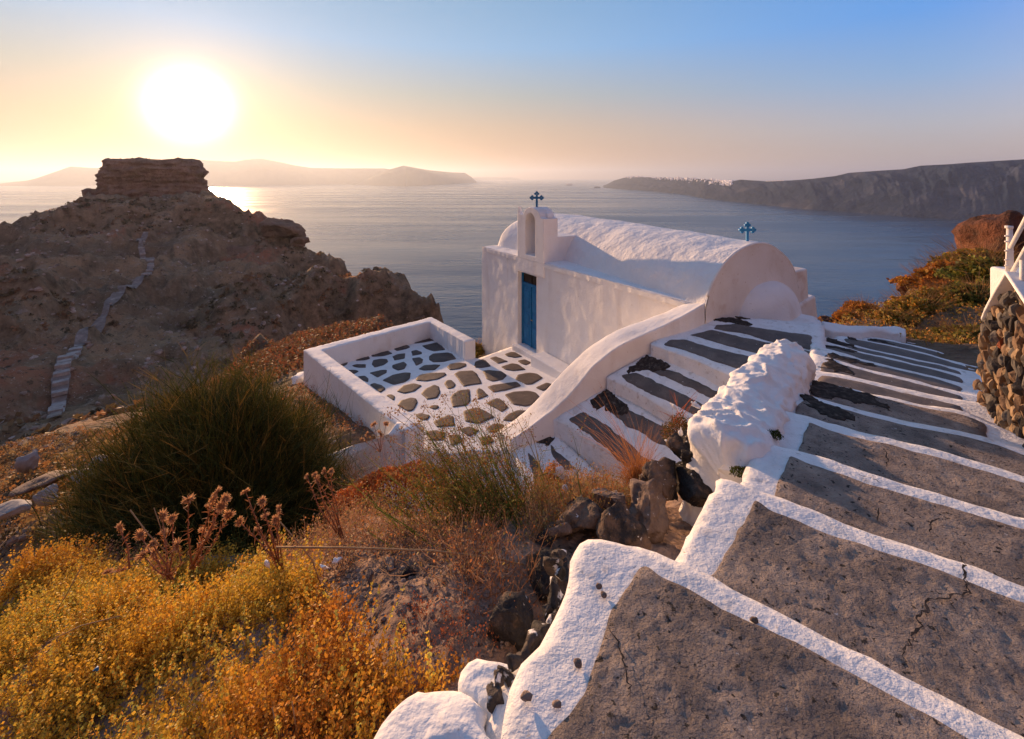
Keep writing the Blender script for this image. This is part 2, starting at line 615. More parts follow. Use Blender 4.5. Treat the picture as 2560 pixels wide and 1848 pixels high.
cp((-1, 12, -5.6), (-2.5, 15, -6.1), (0, 16, -6.2), (3, 10, -5.6), (2, 6.5, -4.6), (3, 5.2, -3.2), (5, 6, -2.95), (6, 8, -3.3), (4.5, 8.5, -3.4),
   (4, 3, -2.6), (3, 2.2, -2.35), (6, 4, -2.6), (8, 3, -1.8))
cy(740, 955, 11.5); cy(806, 1006, 10.0); cy(880, 1050, 8.7); cy(930, 1082, 7.9); cy(820, 1110, 7.6); cy(700, 1010, 9.5); cy(640, 960, 13)
# left slope and path valley
cz(50, 1215, -9.0); cz(120, 1290, -6.5); cy(200, 1175, 12); cy(320, 1150, 12); cy(430, 1110, 12.5); cy(520, 1065, 13)
for q in ((560, 1010, 22), (500, 1050, 24), (430, 1085, 25), (330, 1120, 25), (230, 1150, 25), (100, 1170, 25), (-50, 1185, 25), (-200, 1200, 25)): cy(*q)
cz(650, 850, -9.6); cz(600, 905, -10.5); cz(760, 850, -8.0); cz(850, 832, -7.2); cz(900, 815, -6.9); cz(960, 800, -6.8)
cz(560, 1000, -22); cz(420, 1050, -25)
cy(140, 1060, 60); cy(150, 950, 75); cy(175, 900, 85); cy(205, 850, 95); cy(290, 770, 110); cy(330, 720, 122); cy(400, 690, 130)
cy(355, 650, 145); cy(340, 620, 155); cy(365, 590, 165); cy(330, 540, 195)
cy(0, 1000, 60); cy(0, 800, 90); cy(60, 900, 80); cy(0, 690, 120); cy(-250, 800, 90); cy(-250, 640, 140); cy(-250, 1000, 60)
for (x, y, Y) in [(-120, 640, 150), (0, 602, 150), (50, 586, 158), (120, 556, 178), (200, 527, 205), (225, 518, 218), (258, 545, 222), (380, 560, 215), (500, 535, 222),
                  (545, 520, 220), (600, 546, 215), (655, 562, 195), (705, 566, 190), (742, 612, 185), (790, 625, 180), (840, 650, 175),
                  (930, 662, 165), (965, 690, 158), (1000, 722, 150), (1050, 772, 140), (1085, 784, 135)]:
    cy(x, y, Y)
    p = WY(x, y, Y); k = 1.35
    CP.append((p.x * k, p.y * k, p.z - 75)); CP.append((p.x * 1.9, p.y * 1.9, -215))
cy(500, 640, 165); cy(500, 700, 148); cy(600, 640, 175); cy(650, 640, 172); cy(600, 760, 140); cy(700, 700, 155); cy(800, 740, 140); cy(900, 790, 125); cy(720, 850, 105); cy(560, 900, 92)
cy(620, 870, 95); cy(450, 850, 100); cy(300, 900, 88); cy(560, 960, 78); cy(420, 950, 78)
# right side slope
cz(2050, 815, -3.25); cz(2120, 795, -3.5); cz(2150, 782, -3.9); cz(2270, 725, -4.3); cz(2400, 690, -4.6); cz(2300, 860, -3.75); cz(2420, 872, -3.6)
cz(2560, 700, -4.2); cz(2500, 850, -3.5); cz(2340, 780, -4.1)
cp((9, 15, -9), (16, 24, -14), (26, 32, -18), (7, 14, -9), (12, 22, -20), (30, 50, -50), (4, 18, -10), (0, 22, -14), (-4, 22, -12), (0, 40, -60), (20, 80, -120), (60, 60, -60),
   (0, 90, -130), (60, 140, -215), (0, 180, -215), (120, 120, -180), (150, 220, -215), (-40, 110, -110), (-60, 160, -150), (-60, 240, -215))
cp((14, 3, .5), (20, 8, 0), (40, 10, 4), (60, 40, -5), (100, 60, -30))
# the slope rising behind the camera
for a in range(100, 271, 20):
    for r_, z_ in ((3, -1.2), (8, .8), (25, 9), (60, 30), (150, 75), (400, 90)):
        ra = R(a)
        CP.append((math.sin(ra) * r_, math.cos(ra) * r_, z_ * (1 - .6 * max(0, (a - 200) / 70))))
cp((-20, 3, -11), (-45, 8, -24), (-90, 20, -45), (-200, 30, -110), (-400, 60, -215), (-12, 0, -7), (200, 60, -20), (400, 200, -120), (500, 400, -215))
CPA = np.array(CP)


def uv(X, Y):
    r = np.hypot(X, Y) + .35
    return np.stack([np.arctan2(X, Y) * 1.1, np.log(r)], -1)


_U = uv(CPA[:, 0], CPA[:, 1])
# wrap control points so that the field closes behind the camera
_U2 = np.vstack([_U, _U + [2.2 * math.pi, 0], _U - [2.2 * math.pi, 0]])
_Z2 = np.tile(CPA[:, 2], 3)
keep = np.abs(_U2[:, 0]) < 5.2
_U2, _Z2 = _U2[keep], _Z2[keep]
_r = np.hypot(np.exp(_U2[:, 1]), 0)
_D = np.linalg.norm(_U2[:, None] - _U2[None], axis=-1)
_S = np.exp(_U2[:, 1])                                  # heights scale with distance
_wts = np.linalg.solve(_D + 1e-6 * np.eye(len(_D)), _Z2 / _S)


def H0(X, Y):
    X = np.atleast_1d(np.asarray(X, float)); Y = np.atleast_1d(np.asarray(Y, float))
    u = uv(X, Y)
    out = np.zeros(len(u))
    for i in range(0, len(u), 20000):
        d = np.linalg.norm(u[i:i + 20000, None] - _U2[None], axis=-1)
        out[i:i + 20000] = d @ _wts
    return out * np.exp(u[:, 1])


def H(X, Y):
    X = np.atleast_1d(np.asarray(X, float)); Y = np.atleast_1d(np.asarray(Y, float))
    z = H0(X, Y)
    r = np.hypot(X, Y)
    p = np.stack([X, Y, z * 0], -1)
    a = np.clip((r - 12) / 60, 0, 1)
    b = np.clip((r - 50) / 90, 0, 1)
    z = z + (1 - a) * (.05 * fbm(p * 1.4, 4) + .02 * fbm(p * 9, 3))
    q = p * 1.0; q[..., 2] = z * .6
    z = z + a * (.8 * ridged(q / 13.0 + 3, 5) + .55 * fbm(q / 2.5, 4)) + b * (3.6 * ridged(q / 44.0, 5) + 3.0 * ridged(q / 13.0 + 9, 5))
    z = z + b * (1.1 * np.abs(fbm(q / 4, 4)) - 2.6)
    return z


def fan(name, az0, az1, naz, r0, r1, nr, m):
    az = np.linspace(R(az0), R(az1), naz)
    rr = np.exp(np.linspace(math.log(r0), math.log(r1), nr))
    A, Rr = np.meshgrid(az, rr)
    X, Y = (np.sin(A) * Rr).ravel(), (np.cos(A) * Rr).ravel()
    Z = H(X, Y)
    V = np.c_[X, Y, Z]
    i = np.arange(nr - 1)[:, None] * naz + np.arange(naz - 1)[None]
    Q = np.stack([i, i + 1, i + naz + 1, i + naz], -1).reshape(-1, 4)[:, ::-1]
    return npmesh(name, V, Q, m, None, True)


def terrain_mat():
    m = bpy.data.materials.new('volcanic hillside')
    m.use_nodes = True
    t = m.node_tree; L = t.links.new
    b = t.nodes['Principled BSDF']; b.inputs['Roughness'].default_value = .95; b.inputs['Specular IOR Level'].default_value = .15
    geo = t.nodes.new('ShaderNodeNewGeometry')
    ln = t.nodes.new('ShaderNodeVectorMath'); ln.operation = 'LENGTH'; L(geo.outputs['Position'], ln.inputs[0])
    far_ = t.nodes.new('ShaderNodeMapRange'); far_.inputs[1].default_value = 4; far_.inputs[2].default_value = 13
    L(ln.outputs['Value'], far_.inputs[0])

    def noise(sc, det=6, ro=.6, vec=None):
        n = t.nodes.new('ShaderNodeTexNoise'); n.inputs['Scale'].default_value = sc; n.inputs['Detail'].default_value = det; n.inputs['Roughness'].default_value = ro
        L(vec or geo.outputs['Position'], n.inputs['Vector']); return n.outputs['Fac']

    def ramp(f, stops):
        r = t.nodes.new('ShaderNodeValToRGB'); ramp_set(r, stops); L(f, r.inputs[0]); return r.outputs[0]

    def mix(f, a, c):
        x = t.nodes.new('ShaderNodeMix'); x.data_type = 'RGBA'; L(f, x.inputs[0]) if hasattr(f, 'node') else None
        if not hasattr(f, 'node'): x.inputs[0].default_value = f
        for v, k in ((a, 6), (c, 7)):
            if hasattr(v, 'node'): L(v, x.inputs[k])
            else: x.inputs[k].default_value = (*v, 1)
        return x.outputs[2]

    def rng_(f, lo, hi):
        r = t.nodes.new('ShaderNodeMapRange'); r.inputs[1].default_value = lo; r.inputs[2].default_value = hi; L(f, r.inputs[0]); return r.outputs[0]
    soil = ramp(noise(3.5), [(.3, (.15, .095, .07)), (.5, (.29, .19, .135)), (.75, (.40, .28, .21))])
    soil = mix(rng_(noise(40, 3), .62, .68), soil, (.07, .055, .05))
    hill = ramp(noise(.06, 8, .65), [(.3, (.085, .060, .038)), (.45, (.175, .115, .068)), (.6, (.30, .185, .10)), (.8, (.25, .185, .125))])
    hill = mix(rng_(noise(.035, 5), .56, .66), hill, (.28, .105, .055))
    hill = mix(rng_(noise(.5, 6, .7), .56, .66), hill, (.27, .20, .15))
    hill = mix(rng_(noise(.9, 6, .7), .57, .64), hill, (.07, .048, .028))
    hill = mix(rng_(noise(2.6, 4, .7), .62, .66), hill, (.38, .31, .25))
    hill = mix(rng_(noise(2.2, 4, .7), .63, .66), hill, (.04, .03, .025))
    base = mix(far_.outputs[0], soil, hill)
    sepn = t.nodes.new('ShaderNodeSeparateXYZ'); L(geo.outputs['Normal'], sepn.inputs[0])
    steep = rng_(sepn.outputs['Z'], .86, .60)
    rockc = ramp(noise(.35, 8, .7), [(.3, (.045, .032, .02)), (.5, (.15, .10, .06)), (.75, (.32, .215, .135))])
    fr = t.nodes.new('ShaderNodeMath'); fr.operation = 'MULTIPLY'; L(steep, fr.inputs[0]); L(far_.outputs[0], fr.inputs[1])
    base = mix(fr.outputs[0], base, rockc)
    L(base, b.inputs['Base Color'])
    prev = None
    for sc, st, di in ((.25, .7, 1.6), (1.1, .8, .5), (5, .7, .07), (25, .8, .025), (90, .6, .008)):
        bp = t.nodes.new('ShaderNodeBump'); bp.inputs['Strength'].default_value = st; bp.inputs['Distance'].default_value = di
        L(noise(sc, 4, .65), bp.inputs['Height'])
        if prev: L(prev, bp.inputs['Normal'])
        prev = bp.outputs[0]
    L(prev, b.inputs['Normal'])
    return m


M['terrain'] = terrain_mat()
tag(fan('ground', -56, 56, 760, .45, 520, 640, M['terrain']), kind='structure')
tag(fan('ground', 56, 304, 260, .45, 520, 160, M['terrain']), kind='structure')

# ------------------------------------------------------------------ sea
SEA = -200.0


def sea_mat():
    m = bpy.data.materials.new('sea water')
    m.use_nodes = True
    t = m.node_tree; L = t.links.new
    b = t.nodes['Principled BSDF']
    b.inputs['Base Color'].default_value = (.006, .045, .105, 1)
    b.inputs['Roughness'].default_value = .16
    b.inputs['IOR'].default_value = 1.33
    geo = t.nodes.new('ShaderNodeNewGeometry')
    prev = None
    for sx, sy, st, di, det in ((.004, .012, .4, 10, 3), (.03, .085, .55, 2.2, 4), (.12, .3, .5, .7, 3)):
        mp = t.nodes.new('ShaderNodeMapping'); mp.inputs['Scale'].default_value = (sx, sy, .02); mp.inputs['Rotation'].default_value = (0, 0, R(8))
        L(geo.outputs['Position'], mp.inputs[0])
        n = t.nodes.new('ShaderNodeTexNoise'); n.inputs['Scale'].default_value = 1; n.inputs['Detail'].default_value = det
        L(mp.outputs[0], n.inputs['Vector'])
        bp = t.nodes.new('ShaderNodeBump'); bp.inputs['Strength'].default_value = st; bp.inputs['Distance'].default_value = di
        L(n.outputs['Fac'], bp.inputs['Height'])
        if prev: L(prev, bp.inputs['Normal'])
        prev = bp.outputs[0]
    L(prev, b.inputs['Normal'])
    mp = t.nodes.new('ShaderNodeMapping'); mp.inputs['Scale'].default_value = (.0006, .0035, 1)
    L(geo.outputs['Position'], mp.inputs[0])
    n = t.nodes.new('ShaderNodeTexNoise'); n.inputs['Detail'].default_value = 5; n.inputs['Scale'].default_value = 1
    L(mp.outputs[0], n.inputs['Vector'])
    r = t.nodes.new('ShaderNodeMapRange'); r.inputs[1].default_value = .35; r.inputs[2].default_value = .65; r.inputs[3].default_value = .16; r.inputs[4].default_value = .34
    L(n.outputs['Fac'], r.inputs[0]); L(r.outputs[0], b.inputs['Roughness'])
    return m


M['sea'] = sea_mat()
S_ = 38000
tag(mesh('sea', [(-S_, -6000, SEA), (S_, -6000, SEA), (S_, S_, SEA), (-S_, S_, SEA)], [(0, 1, 2, 3)], M['sea']), kind='structure')

# ------------------------------------------------------------------ far land
def interp(pts, xs):
    p = np.array(pts, float)
    return np.interp(xs, p[:, 0], p[:, 1])


def island(name, top, base, m, ncol=300, nrow=26, back=.12, ridge_amp=.02, seed=0, cliff=.6):
    top = cD(top); base = cD(base)
    x0, x1 = top[0][0], top[-1][0]
    xs = np.linspace(x0, x1, ncol)
    yt = interp(top, xs); yb = interp(base, xs)
    Ys = -SEA * F / (yb - HY)                            # shore distance
    V = []
    for r_ in range(nrow + 8):
        if r_ <= nrow:
            f = r_ / nrow
            Y = Ys * (1 + back * f)
            Yt = Ys * (1 + back)
            zt = -(yt - HY) / F * Yt
            h = zt - (SEA - 5)
            X = (xs - CX) / F * Y
            n1 = ridged(np.stack([xs * .010 + seed + f * .35, xs * 0 + f * 1.2, xs * 0 + seed], -1), 4)
            n2 = ridged(np.stack([xs * .035 + seed + f * 1.2, xs * 0 + f * 3.0, xs * 0 + seed], -1), 4)
            prof = f ** cliff
            z = SEA - 5 + h * np.clip(prof + (n1 * .10 + n2 * .05) * math.sin(math.pi * min(1, f)), 0, 1.0)
        else:
            f = (r_ - nrow) / 8
            Y = Ys * (1 + back + .25 * f)
            X = (xs - CX) / F * Y
            z = zt - (zt - SEA + 10) * f ** 1.5
        V.append(np.stack([X, Y, z], -1))
    V = np.concatenate(V)
    nr = nrow + 8 + 0
    i = np.arange(nr - 1)[:, None] * ncol + np.arange(ncol - 1)[None]
    Q = np.stack([i, i + 1, i + ncol + 1, i + ncol], -1).reshape(-1, 4)
    return npmesh(name, V, Q, m, None, True)


M['isle'] = mat('distant island rock', (.12, .09, .07), 1, cols=[(.3, (.10, .08, .065)), (.7, (.17, .13, .10))], nscale=.004, bumps=[(.004, .6, 60)], spec=.1)
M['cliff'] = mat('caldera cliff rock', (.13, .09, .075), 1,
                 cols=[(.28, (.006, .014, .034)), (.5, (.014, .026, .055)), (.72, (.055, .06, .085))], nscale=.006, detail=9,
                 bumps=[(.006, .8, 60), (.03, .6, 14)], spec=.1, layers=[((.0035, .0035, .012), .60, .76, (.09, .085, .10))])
i1 = island('island', [(-60, 411), (0, 407), (30, 403), (60, 400), (80, 395), (110, 385), (155, 369), (175, 370), (200, 372), (260, 372), (350, 362), (430, 353), (470, 356), (520, 358), (560, 352),
                       (580, 352), (620, 359), (650, 366), (690, 372), (760, 373), (850, 373), (900, 380), (960, 409)],
            [(-60, 412.5), (300, 410), (800, 408.5), (960, 410)], M['isle'], back=.08, seed=1)
tag(i1, 'long low island on the horizon behind the flat-topped rock', 'island')
i2 = island('island', [(775, 410), (800, 403), (830, 390), (860, 376), (893, 367), (915, 371), (950, 377), (1000, 382), (1030, 383), (1045, 393), (1056, 404)],
            [(775, 410.5), (900, 412), (1056, 405)], M['isle'], ncol=160, back=.06, seed=5)
tag(i2, 'rounded headland at the right end of the low island', 'island')
i3 = island('island', [(1040, 397), (1052, 392.8), (1080, 392.2), (1110, 393.2), (1130, 392.8), (1152, 396)], [(1040, 399), (1152, 398.6)], M['isle'], ncol=60, back=.02, seed=8)
tag(i3, 'thin flat islet on the horizon left of the bell tower cross', 'island')
TOP = [(1331, 415.5), (1345, 408), (1360, 400), (1385, 393), (1405, 391), (1440, 393), (1500, 394), (1560, 397), (1600, 401), (1620, 402), (1640, 398), (1700, 402), (1750, 400), (1800, 396),
       (1850, 390), (1880, 383), (1950, 378), (2000, 375), (2040, 367), (2100, 364), (2150, 360), (2268, 353), (2700, 325), (3200, 300)]
BASE = [(1331, 416), (1400, 421), (1450, 425), (1520, 432), (1560, 440), (1620, 447), (1700, 455), (1800, 465), (1900, 472), (2000, 480), (2100, 486), (2200, 492), (2268, 496), (2700, 515), (3200, 530)]
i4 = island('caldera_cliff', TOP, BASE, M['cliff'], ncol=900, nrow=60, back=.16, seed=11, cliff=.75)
tag(i4, 'long dark cliff peninsula across the water with a white village on top', 'cliff')
i5 = island('islet', [(1316, 416.5), (1320, 414.2), (1325, 414.6), (1330, 416.5)], [(1316, 417), (1330, 417)], M['cliff'], ncol=24, nrow=8, back=.01, seed=3)
tag(i5, 'tiny rock islet off the tip of the cliff peninsula', 'islet')

# ------------------------------------------------------------------ haze
HZ = mesh('haze', [(x, y, z) for z in (SEA - 20, 620) for x, y in ((-S_ - 500, -6500), (S_ + 500, -6500), (S_ + 500, S_ + 500), (-S_ - 500, S_ + 500))],
          [(0, 3, 2, 1), (4, 5, 6, 7), (0, 1, 5, 4), (1, 2, 6, 5), (2, 3, 7, 6), (3, 0, 4, 7)])
hm = bpy.data.materials.new('pale sea haze'); hm.use_nodes = True
ht = hm.node_tree
ht.nodes.remove(ht.nodes['Principled BSDF'])
pv = ht.nodes.new('ShaderNodeVolumePrincipled')
pv.inputs['Color'].default_value = (.70, .82, 1.0, 1)
pv.inputs['Density'].default_value = 6e-5
pv.inputs['Anisotropy'].default_value = .45
ht.links.new(pv.outputs[0], ht.nodes['Material Output'].inputs['Volume'])
HZ.data.materials.append(hm)
tag(HZ, kind='stuff')
# ------------------------------------------------------------------ the flat-topped rock
def mesa():
    cx_, cy_ = -194.0, 240.0
    dirv = np.array([cx_, cy_]) / math.hypot(cx_, cy_)
    lat = np.array([dirv[1], -dirv[0]])
    nz, na = 70, 260
    zs = np.linspace(-24, 8.6, nz)
    r_ledge = np.interp(zs, [-24, -10, -4, 1, 3, 6, 8.6], [0, .6, 0, .9, -.5, .5, 0])
    V = []
    for z in zs:
        f = (z + 24) / 33
        a = np.linspace(0, 2 * math.pi, na, endpoint=False)
        ca, sa = np.cos(a), np.sin(a)
        base_l = np.interp(z, [-24, -14, -9, -3, 0, 4, 7, 8.6], [38, 29, 22.5, 19.4, 20.6, 20.4, 19.6, 18.4])
        base_d = base_l * .72
        ex = 2.9
        rr = (np.abs(ca) ** ex + np.abs(sa) ** ex) ** (-1 / ex)
        px, py = ca * rr * base_l, sa * rr * base_d
        P = np.stack([px * .11, py * .11, np.full(na, z * .16)], -1)
        n = 1.5 * ridged(P, 5) + .9 * fbm(P * np.array([2.4, 2.4, 7]), 4)
        cren = np.stack([px * .11, py * .11, np.full(na, z * .9)], -1)
        n = n + .5 * vnoise(cren) + 1.2 * ridged(np.stack([px * .30, py * .30, np.full(na, z * .05)], -1), 3) * (1 if z < 3 else .6)
        px = px + ca * n; py = py + sa * n
        xy = np.array([cx_, cy_]) + px[:, None] * lat + py[:, None] * dirv
        V.append(np.c_[xy, np.full(na, z)])
    # cap
    top = V[-1]
    c = top.mean(0)
    for k, s in enumerate((.93, .8, .6, .4, .2)):
        q = c + (top - c) * s
        q[:, 2] = 8.9 + 1.1 * fbm(np.c_[q[:, :2] * .28, q[:, 2] * 0], 4) + .5
        V.append(q)
    V = np.concatenate(V)
    nr = nz + 5
    i = np.arange(nr - 1)[:, None] * na + np.arange(na)[None]
    j = np.arange(nr - 1)[:, None] * na + (np.arange(na)[None] + 1) % na
    Q = np.stack([i, j, j + na, i + na], -1).reshape(-1, 4)
    Q = np.vstack([Q, [[(nr - 1) * na + k for k in (0, 65, 130, 195)]]])
    o = npmesh('rock_outcrop', V, Q, M['skaros'], None, True)
    return tag(o, 'flat-topped brown rock crowning the hill under the low sun', 'rock')


mesa()
for k, (x, y, Y, s, sd) in enumerate([(250, 492, 228, (7, 6, 5), 3), (222, 512, 222, (5, 5, 4), 5), (706, 578, 187, (8, 8, 6), 9), (748, 607, 184, (5, 5, 2.6), 12),
                                      (60, 588, 156, (2.6, 2.5, 1.8), 14), (1068, 786, 136, (4, 4, 1.2), 17), (640, 668, 172, (12, 6, 8), 21), (600, 720, 158, (9, 6, 5), 23)]):
    p = WY(x, y, Y)
    LAB = ['brown crag at the left foot of the flat-topped rock', 'smaller crag below the one at the left foot of the flat-topped rock',
           'overhanging crag at the end of the right shoulder of the hill', 'pointed ledge jutting right under the overhanging crag',
           'small dark boulder on the left skyline of the hill', 'low dark rock at the bottom tip of the hill above the terrace wall',
           'pale cliff face below the right shoulder of the hill', 'lower cliff face under the pale one on the hill side']
    o = rock('crag', p, s, sd, M['skaros'], (0, .1, .6 * k), 4, rough=.34, cut=.7)
    tag(o, LAB[k], 'crag')


# ------------------------------------------------------------------ footpath up the hill, with steps
def ground_hit(x, y, y0, y1):
    """the terrain point seen at pixel (x,y), searched between two depths"""
    Ys = np.linspace(y0, y1, 90)
    X = (x - CX) / F * Ys; zr = -(y - HY) / F * Ys
    z = H(X, Ys)
    below = np.where(z >= zr)[0]
    k = below[0] if len(below) else len(Ys) - 1
    return np.array([X[k], Ys[k], z[k]])


M['path'] = mat('pale trodden path', (.24, .2, .18), .95, cols=[(.3, (.12, .095, .08)), (.6, (.24, .20, .175)), (.75, (.36, .32, .29))], nscale=.9, bumps=[(1.5, .6, .2)])
M['pathstep'] = mat('pale stone path step', (.36, .32, .30), .9, cols=[(.3, (.22, .19, .17)), (.7, (.40, .36, .33))], nscale=1.5, bumps=[(3, .5, .1)])
M['pathriser'] = mat('dark path riser', (.09, .075, .07), .9)
PATH = [(135, 1062, 10), (140, 1010, 11), (150, 960, 11), (165, 915, 10), (178, 880, 9), (205, 840, 9), (240, 800, 9), (280, 762, 8), (310, 735, 7), (345, 712, 6.5), (372, 690, 6), (390, 672, 5.5),
        (375, 655, 5), (362, 640, 4.5), (352, 622, 4.5), (340, 612, 5), (352, 600, 4), (366, 590, 4)]
pc = []
for (x, y, w) in PATH:
    p = ground_hit(x, y, 40, 230)
    pc.append((p[0], p[1], w * p[1] / F * 1.25))
pc = np.array(pc)
for _ in range(2): pc[1:-1] = pc[1:-1] * .5 + (pc[:-2] + pc[2:]) * .25
tt = np.linspace(0, len(pc) - 1, 150)
cx2 = np.stack([np.interp(tt, np.arange(len(pc)), pc[:, k]) for k in range(3)], -1)
tan = np.gradient(cx2[:, :2], axis=0); tan /= np.linalg.norm(tan, axis=1)[:, None]
nrm = np.stack([tan[:, 1], -tan[:, 0]], -1)
ws = np.linspace(-1, 1, 7)
P = cx2[:, None, :2] + nrm[:, None] * (ws[None, :, None] * cx2[:, None, 2:3] * (1 + .5 * vnoise(np.c_[cx2[:, :2] * .5, tt * 0]))[:, None, None])
Pz = H(P[..., 0].ravel(), P[..., 1].ravel()).reshape(P.shape[:2])
Pz = Pz.mean(1, keepdims=True) * .75 + Pz * .25 + .45
V = np.concatenate([P, Pz[..., None]], -1).reshape(-1, 3)
i = np.arange(149)[:, None] * 7 + np.arange(6)[None]
Q = np.stack([i, i + 1, i + 8, i + 7], -1).reshape(-1, 4)
path = tag(npmesh('footpath', V, Q, M['path'], None, True), kind='structure')
zc = Pz.mean(1)


def path_steps(k0, k1, n):
    for k in np.linspace(k0, k1, n):
        f = float(k); a = int(f); a = min(a, 148); g_ = f - a
        c = cx2[a] * (1 - g_) + cx2[a + 1] * g_
        z = zc[a] * (1 - g_) + zc[a + 1] * g_
        tx, nx = tan[a], nrm[a]
        w = c[2] * random.uniform(.95, 1.15); d = np.linalg.norm(cx2[min(149, a + 1)][:2] - cx2[a][:2]) * (k1 - k0) / n * .62
        nx = nx + tx * random.uniform(-.12, .12)
        q = [c[:2] + nx * w * s + tx * t_ * d * .5 for s, t_ in ((-1, -1), (1, -1), (1, 1), (-1, 1))]
        zt = z + .36
        V = [(a_[0], a_[1], zt - .5) for a_ in q] + [(a_[0], a_[1], zt + random.uniform(-.03, .03)) for a_ in q]
        mesh('step', V, [(4, 5, 6, 7), (0, 1, 5, 4), (1, 2, 6, 5), (2, 3, 7, 6), (3, 0, 4, 7)], M['pathstep'], path)


path_steps(4, 36, 17)
path_steps(84, 122, 17)

# ------------------------------------------------------------------ chapel
CA = math.atan2(-.838, .545)
CO = Vector((.666, 12.0, 0))


def toC(p):
    a, b = p[0] - .666, p[1] - 12
    return (.545 * a - .838 * b, .838 * a + .545 * b, p[2])


def fromC(t, s, z=0):
    return Vector((.666 + .545 * t + .838 * s, 12 - .838 * t + .545 * s, z))


ch = empty('chapel', (0, 0, 0))
ch.location = (.666, 12, 0)
ch.rotation_euler = (0, 0, CA)
tag(ch, 'small whitewashed chapel with a barrel vault, bell gable and blue door', 'chapel')
EAVE = -2.29
FLOOR = -4.95


def grid_wall(name, t0, t1, s_, z0, z1, m, parent, holes=(), nt_=150, nz_=70, amp=.02, thick=None):
    """vertical wall skin in the plane s = s_, with rectangular holes (t0,t1,z0,z1) and hand-made unevenness"""
    ts = sorted(set(list(np.round(np.linspace(t0, t1, nt_), 4)) + [h for o in holes for h in o[:2]]))
    zs = sorted(set(list(np.round(np.linspace(z0, z1, nz_), 4)) + [h for o in holes for h in o[2:]]))
    V = np.array([(t, s_, z) for z in zs for t in ts], float)
    n = fbm(np.c_[V[:, 0] * .9, V[:, 1], V[:, 2] * .7], 4) * amp + fbm(V * 4 + 7, 3) * amp * .25
    V[:, 1] += n
    V[:, 1] -= .03 * np.clip((-V[:, 2] - 4.2) / 1, 0, 1)
    V[:, 2] += np.where(V[:, 2] > z1 - .01, .012 * fbm(np.c_[V[:, 0] * 1.5, V[:, 1], V[:, 2]], 2), 0)
    nt2 = len(ts)
    Q = []
    for j in range(len(zs) - 1):
        for i in range(nt2 - 1):
            tm, zm = (ts[i] + ts[i + 1]) / 2, (zs[j] + zs[j + 1]) / 2
            if any(h[0] < tm < h[1] and h[2] < zm < h[3] for h in holes): continue
            a = j * nt2 + i
            Q.append((a, a + 1, a + nt2 + 1, a + nt2))
    return npmesh(name, V, np.array(Q), m, parent, True)


DT0, DT1, DZ0, DZ1 = -.90, .02, -4.84, -2.71
TW, TE = -3.02, 5.05
# south wall as a thick body: outer skin, opening reveal, core behind
wall = grid_wall('wall', TW, TE, 0, -7.6, EAVE, M['wall'], ch, holes=[(DT0, DT1, DZ0, DZ1)])
# rest of the body (sides, back, ledge top), joined in one mesh behind the skin
bm = bmesh.new()


def bbox(a, b):
    r_ = bmesh.ops.create_cube(bm, size=1)
    for v in r_['verts']:
        v.co = Vector([(a[k] + b[k]) / 2 + v.co[k] * (b[k] - a[k]) for k in range(3)])


bbox((TW + .002, .24, -7.6), (TE - .002, 3.8, EAVE - .02))
me = bpy.data.meshes.new('wall'); bm.to_mesh(me); bm.free()
o = link('wall', me, M['wall'], ch)
# reveal of the door
RV = .22
V = [(DT0, .0, DZ0), (DT1, .0, DZ0), (DT1, .0, DZ1), (DT0, .0, DZ1), (DT0, RV, DZ0), (DT1, RV, DZ0), (DT1, RV, DZ1), (DT0, RV, DZ1)]
for v in range(4): V[v] = (V[v][0], -.012, V[v][2])
mesh('door_reveal', V, [(0, 4, 7, 3), (1, 2, 6, 5), (3, 7, 6, 2), (0, 1, 5, 4)], M['wall'], ch)
# west end and ledge strips (top of the south wall in front of the vault)
for nm, q in (('wall', [(TW, 0, -7.6), (TW, 3.8, -7.6), (TW, 3.8, EAVE), (TW, 0, EAVE)]),):
    oo = mesh(nm, q, [(0, 3, 2, 1)], M['wall'], ch)
lg = relief('ledge', [(TW, -.012), (TE, -.012), (TE, 1.6), (TW, 1.6)], lambda x, y: x * 0 + EAVE + .004, M['plaster'], ch, res=.07, wob=.006, edge=.05, edge_drop=.03, depth=.1, amp=.008, smooth_it=1)
# vault
ARCH = [(-.0, -2.30), (.10, -2.05), (.20, -1.90), (.41, -1.69), (.65, -1.54), (.9, -1.43), (1.18, -1.355), (1.5, -1.31), (1.85, -1.30), (2.2, -1.37), (2.5, -1.50), (2.8, -1.66), (3.0, -1.80), (3.19, -2.0), (3.3, -2.2), (3.36, -2.4)]
A_ = np.array(ARCH)
aa = np.linspace(0, len(A_) - 1, 60)
prof = np.stack([np.interp(aa, np.arange(len(A_)), A_[:, k]) for k in (0, 1)], -1)
for _ in range(3): prof[1:-1] = prof[1:-1] * .5 + (prof[:-2] + prof[2:]) * .25
ts = np.linspace(TE, TW + .05, 130)
rows = []
for t in ts:
    f = (TE - t) / (TE - TW)
    end = np.clip((t - (TW + .05)) / .9, 0, 1)
    hsc = .80 + .20 * math.sqrt(1 - (1 - end) ** 2)        # the west end rounds down
    foot = .70 * min(1, f * 1.75) * (1 - .45 * float(np.clip((-1 - t) / 2, 0, 1)))
    s = foot + prof[:, 0] * (1 - .09 * f)
    s = s + (1 - hsc) * (1.65 - s) * .9
    z = EAVE + .0 + (prof[:, 1] - EAVE) * (1 + .09 * f) * (hsc ** 1.2)
    rows.append(np.c_[np.full(60, t), s, z])
V = np.array(rows)
nd = fbm(V * 1.5, 4) * .022 + fbm(V * 5, 3) * .008
ctr = np.array([0, 1.7, -2.6])
dv = V - ctr; dv[..., 0] = 0
dv /= np.linalg.norm(dv, axis=-1)[..., None]
mask = np.clip((TE - V[..., 0]) / .15, 0, 1)
V = V + dv * (nd * mask)[..., None]
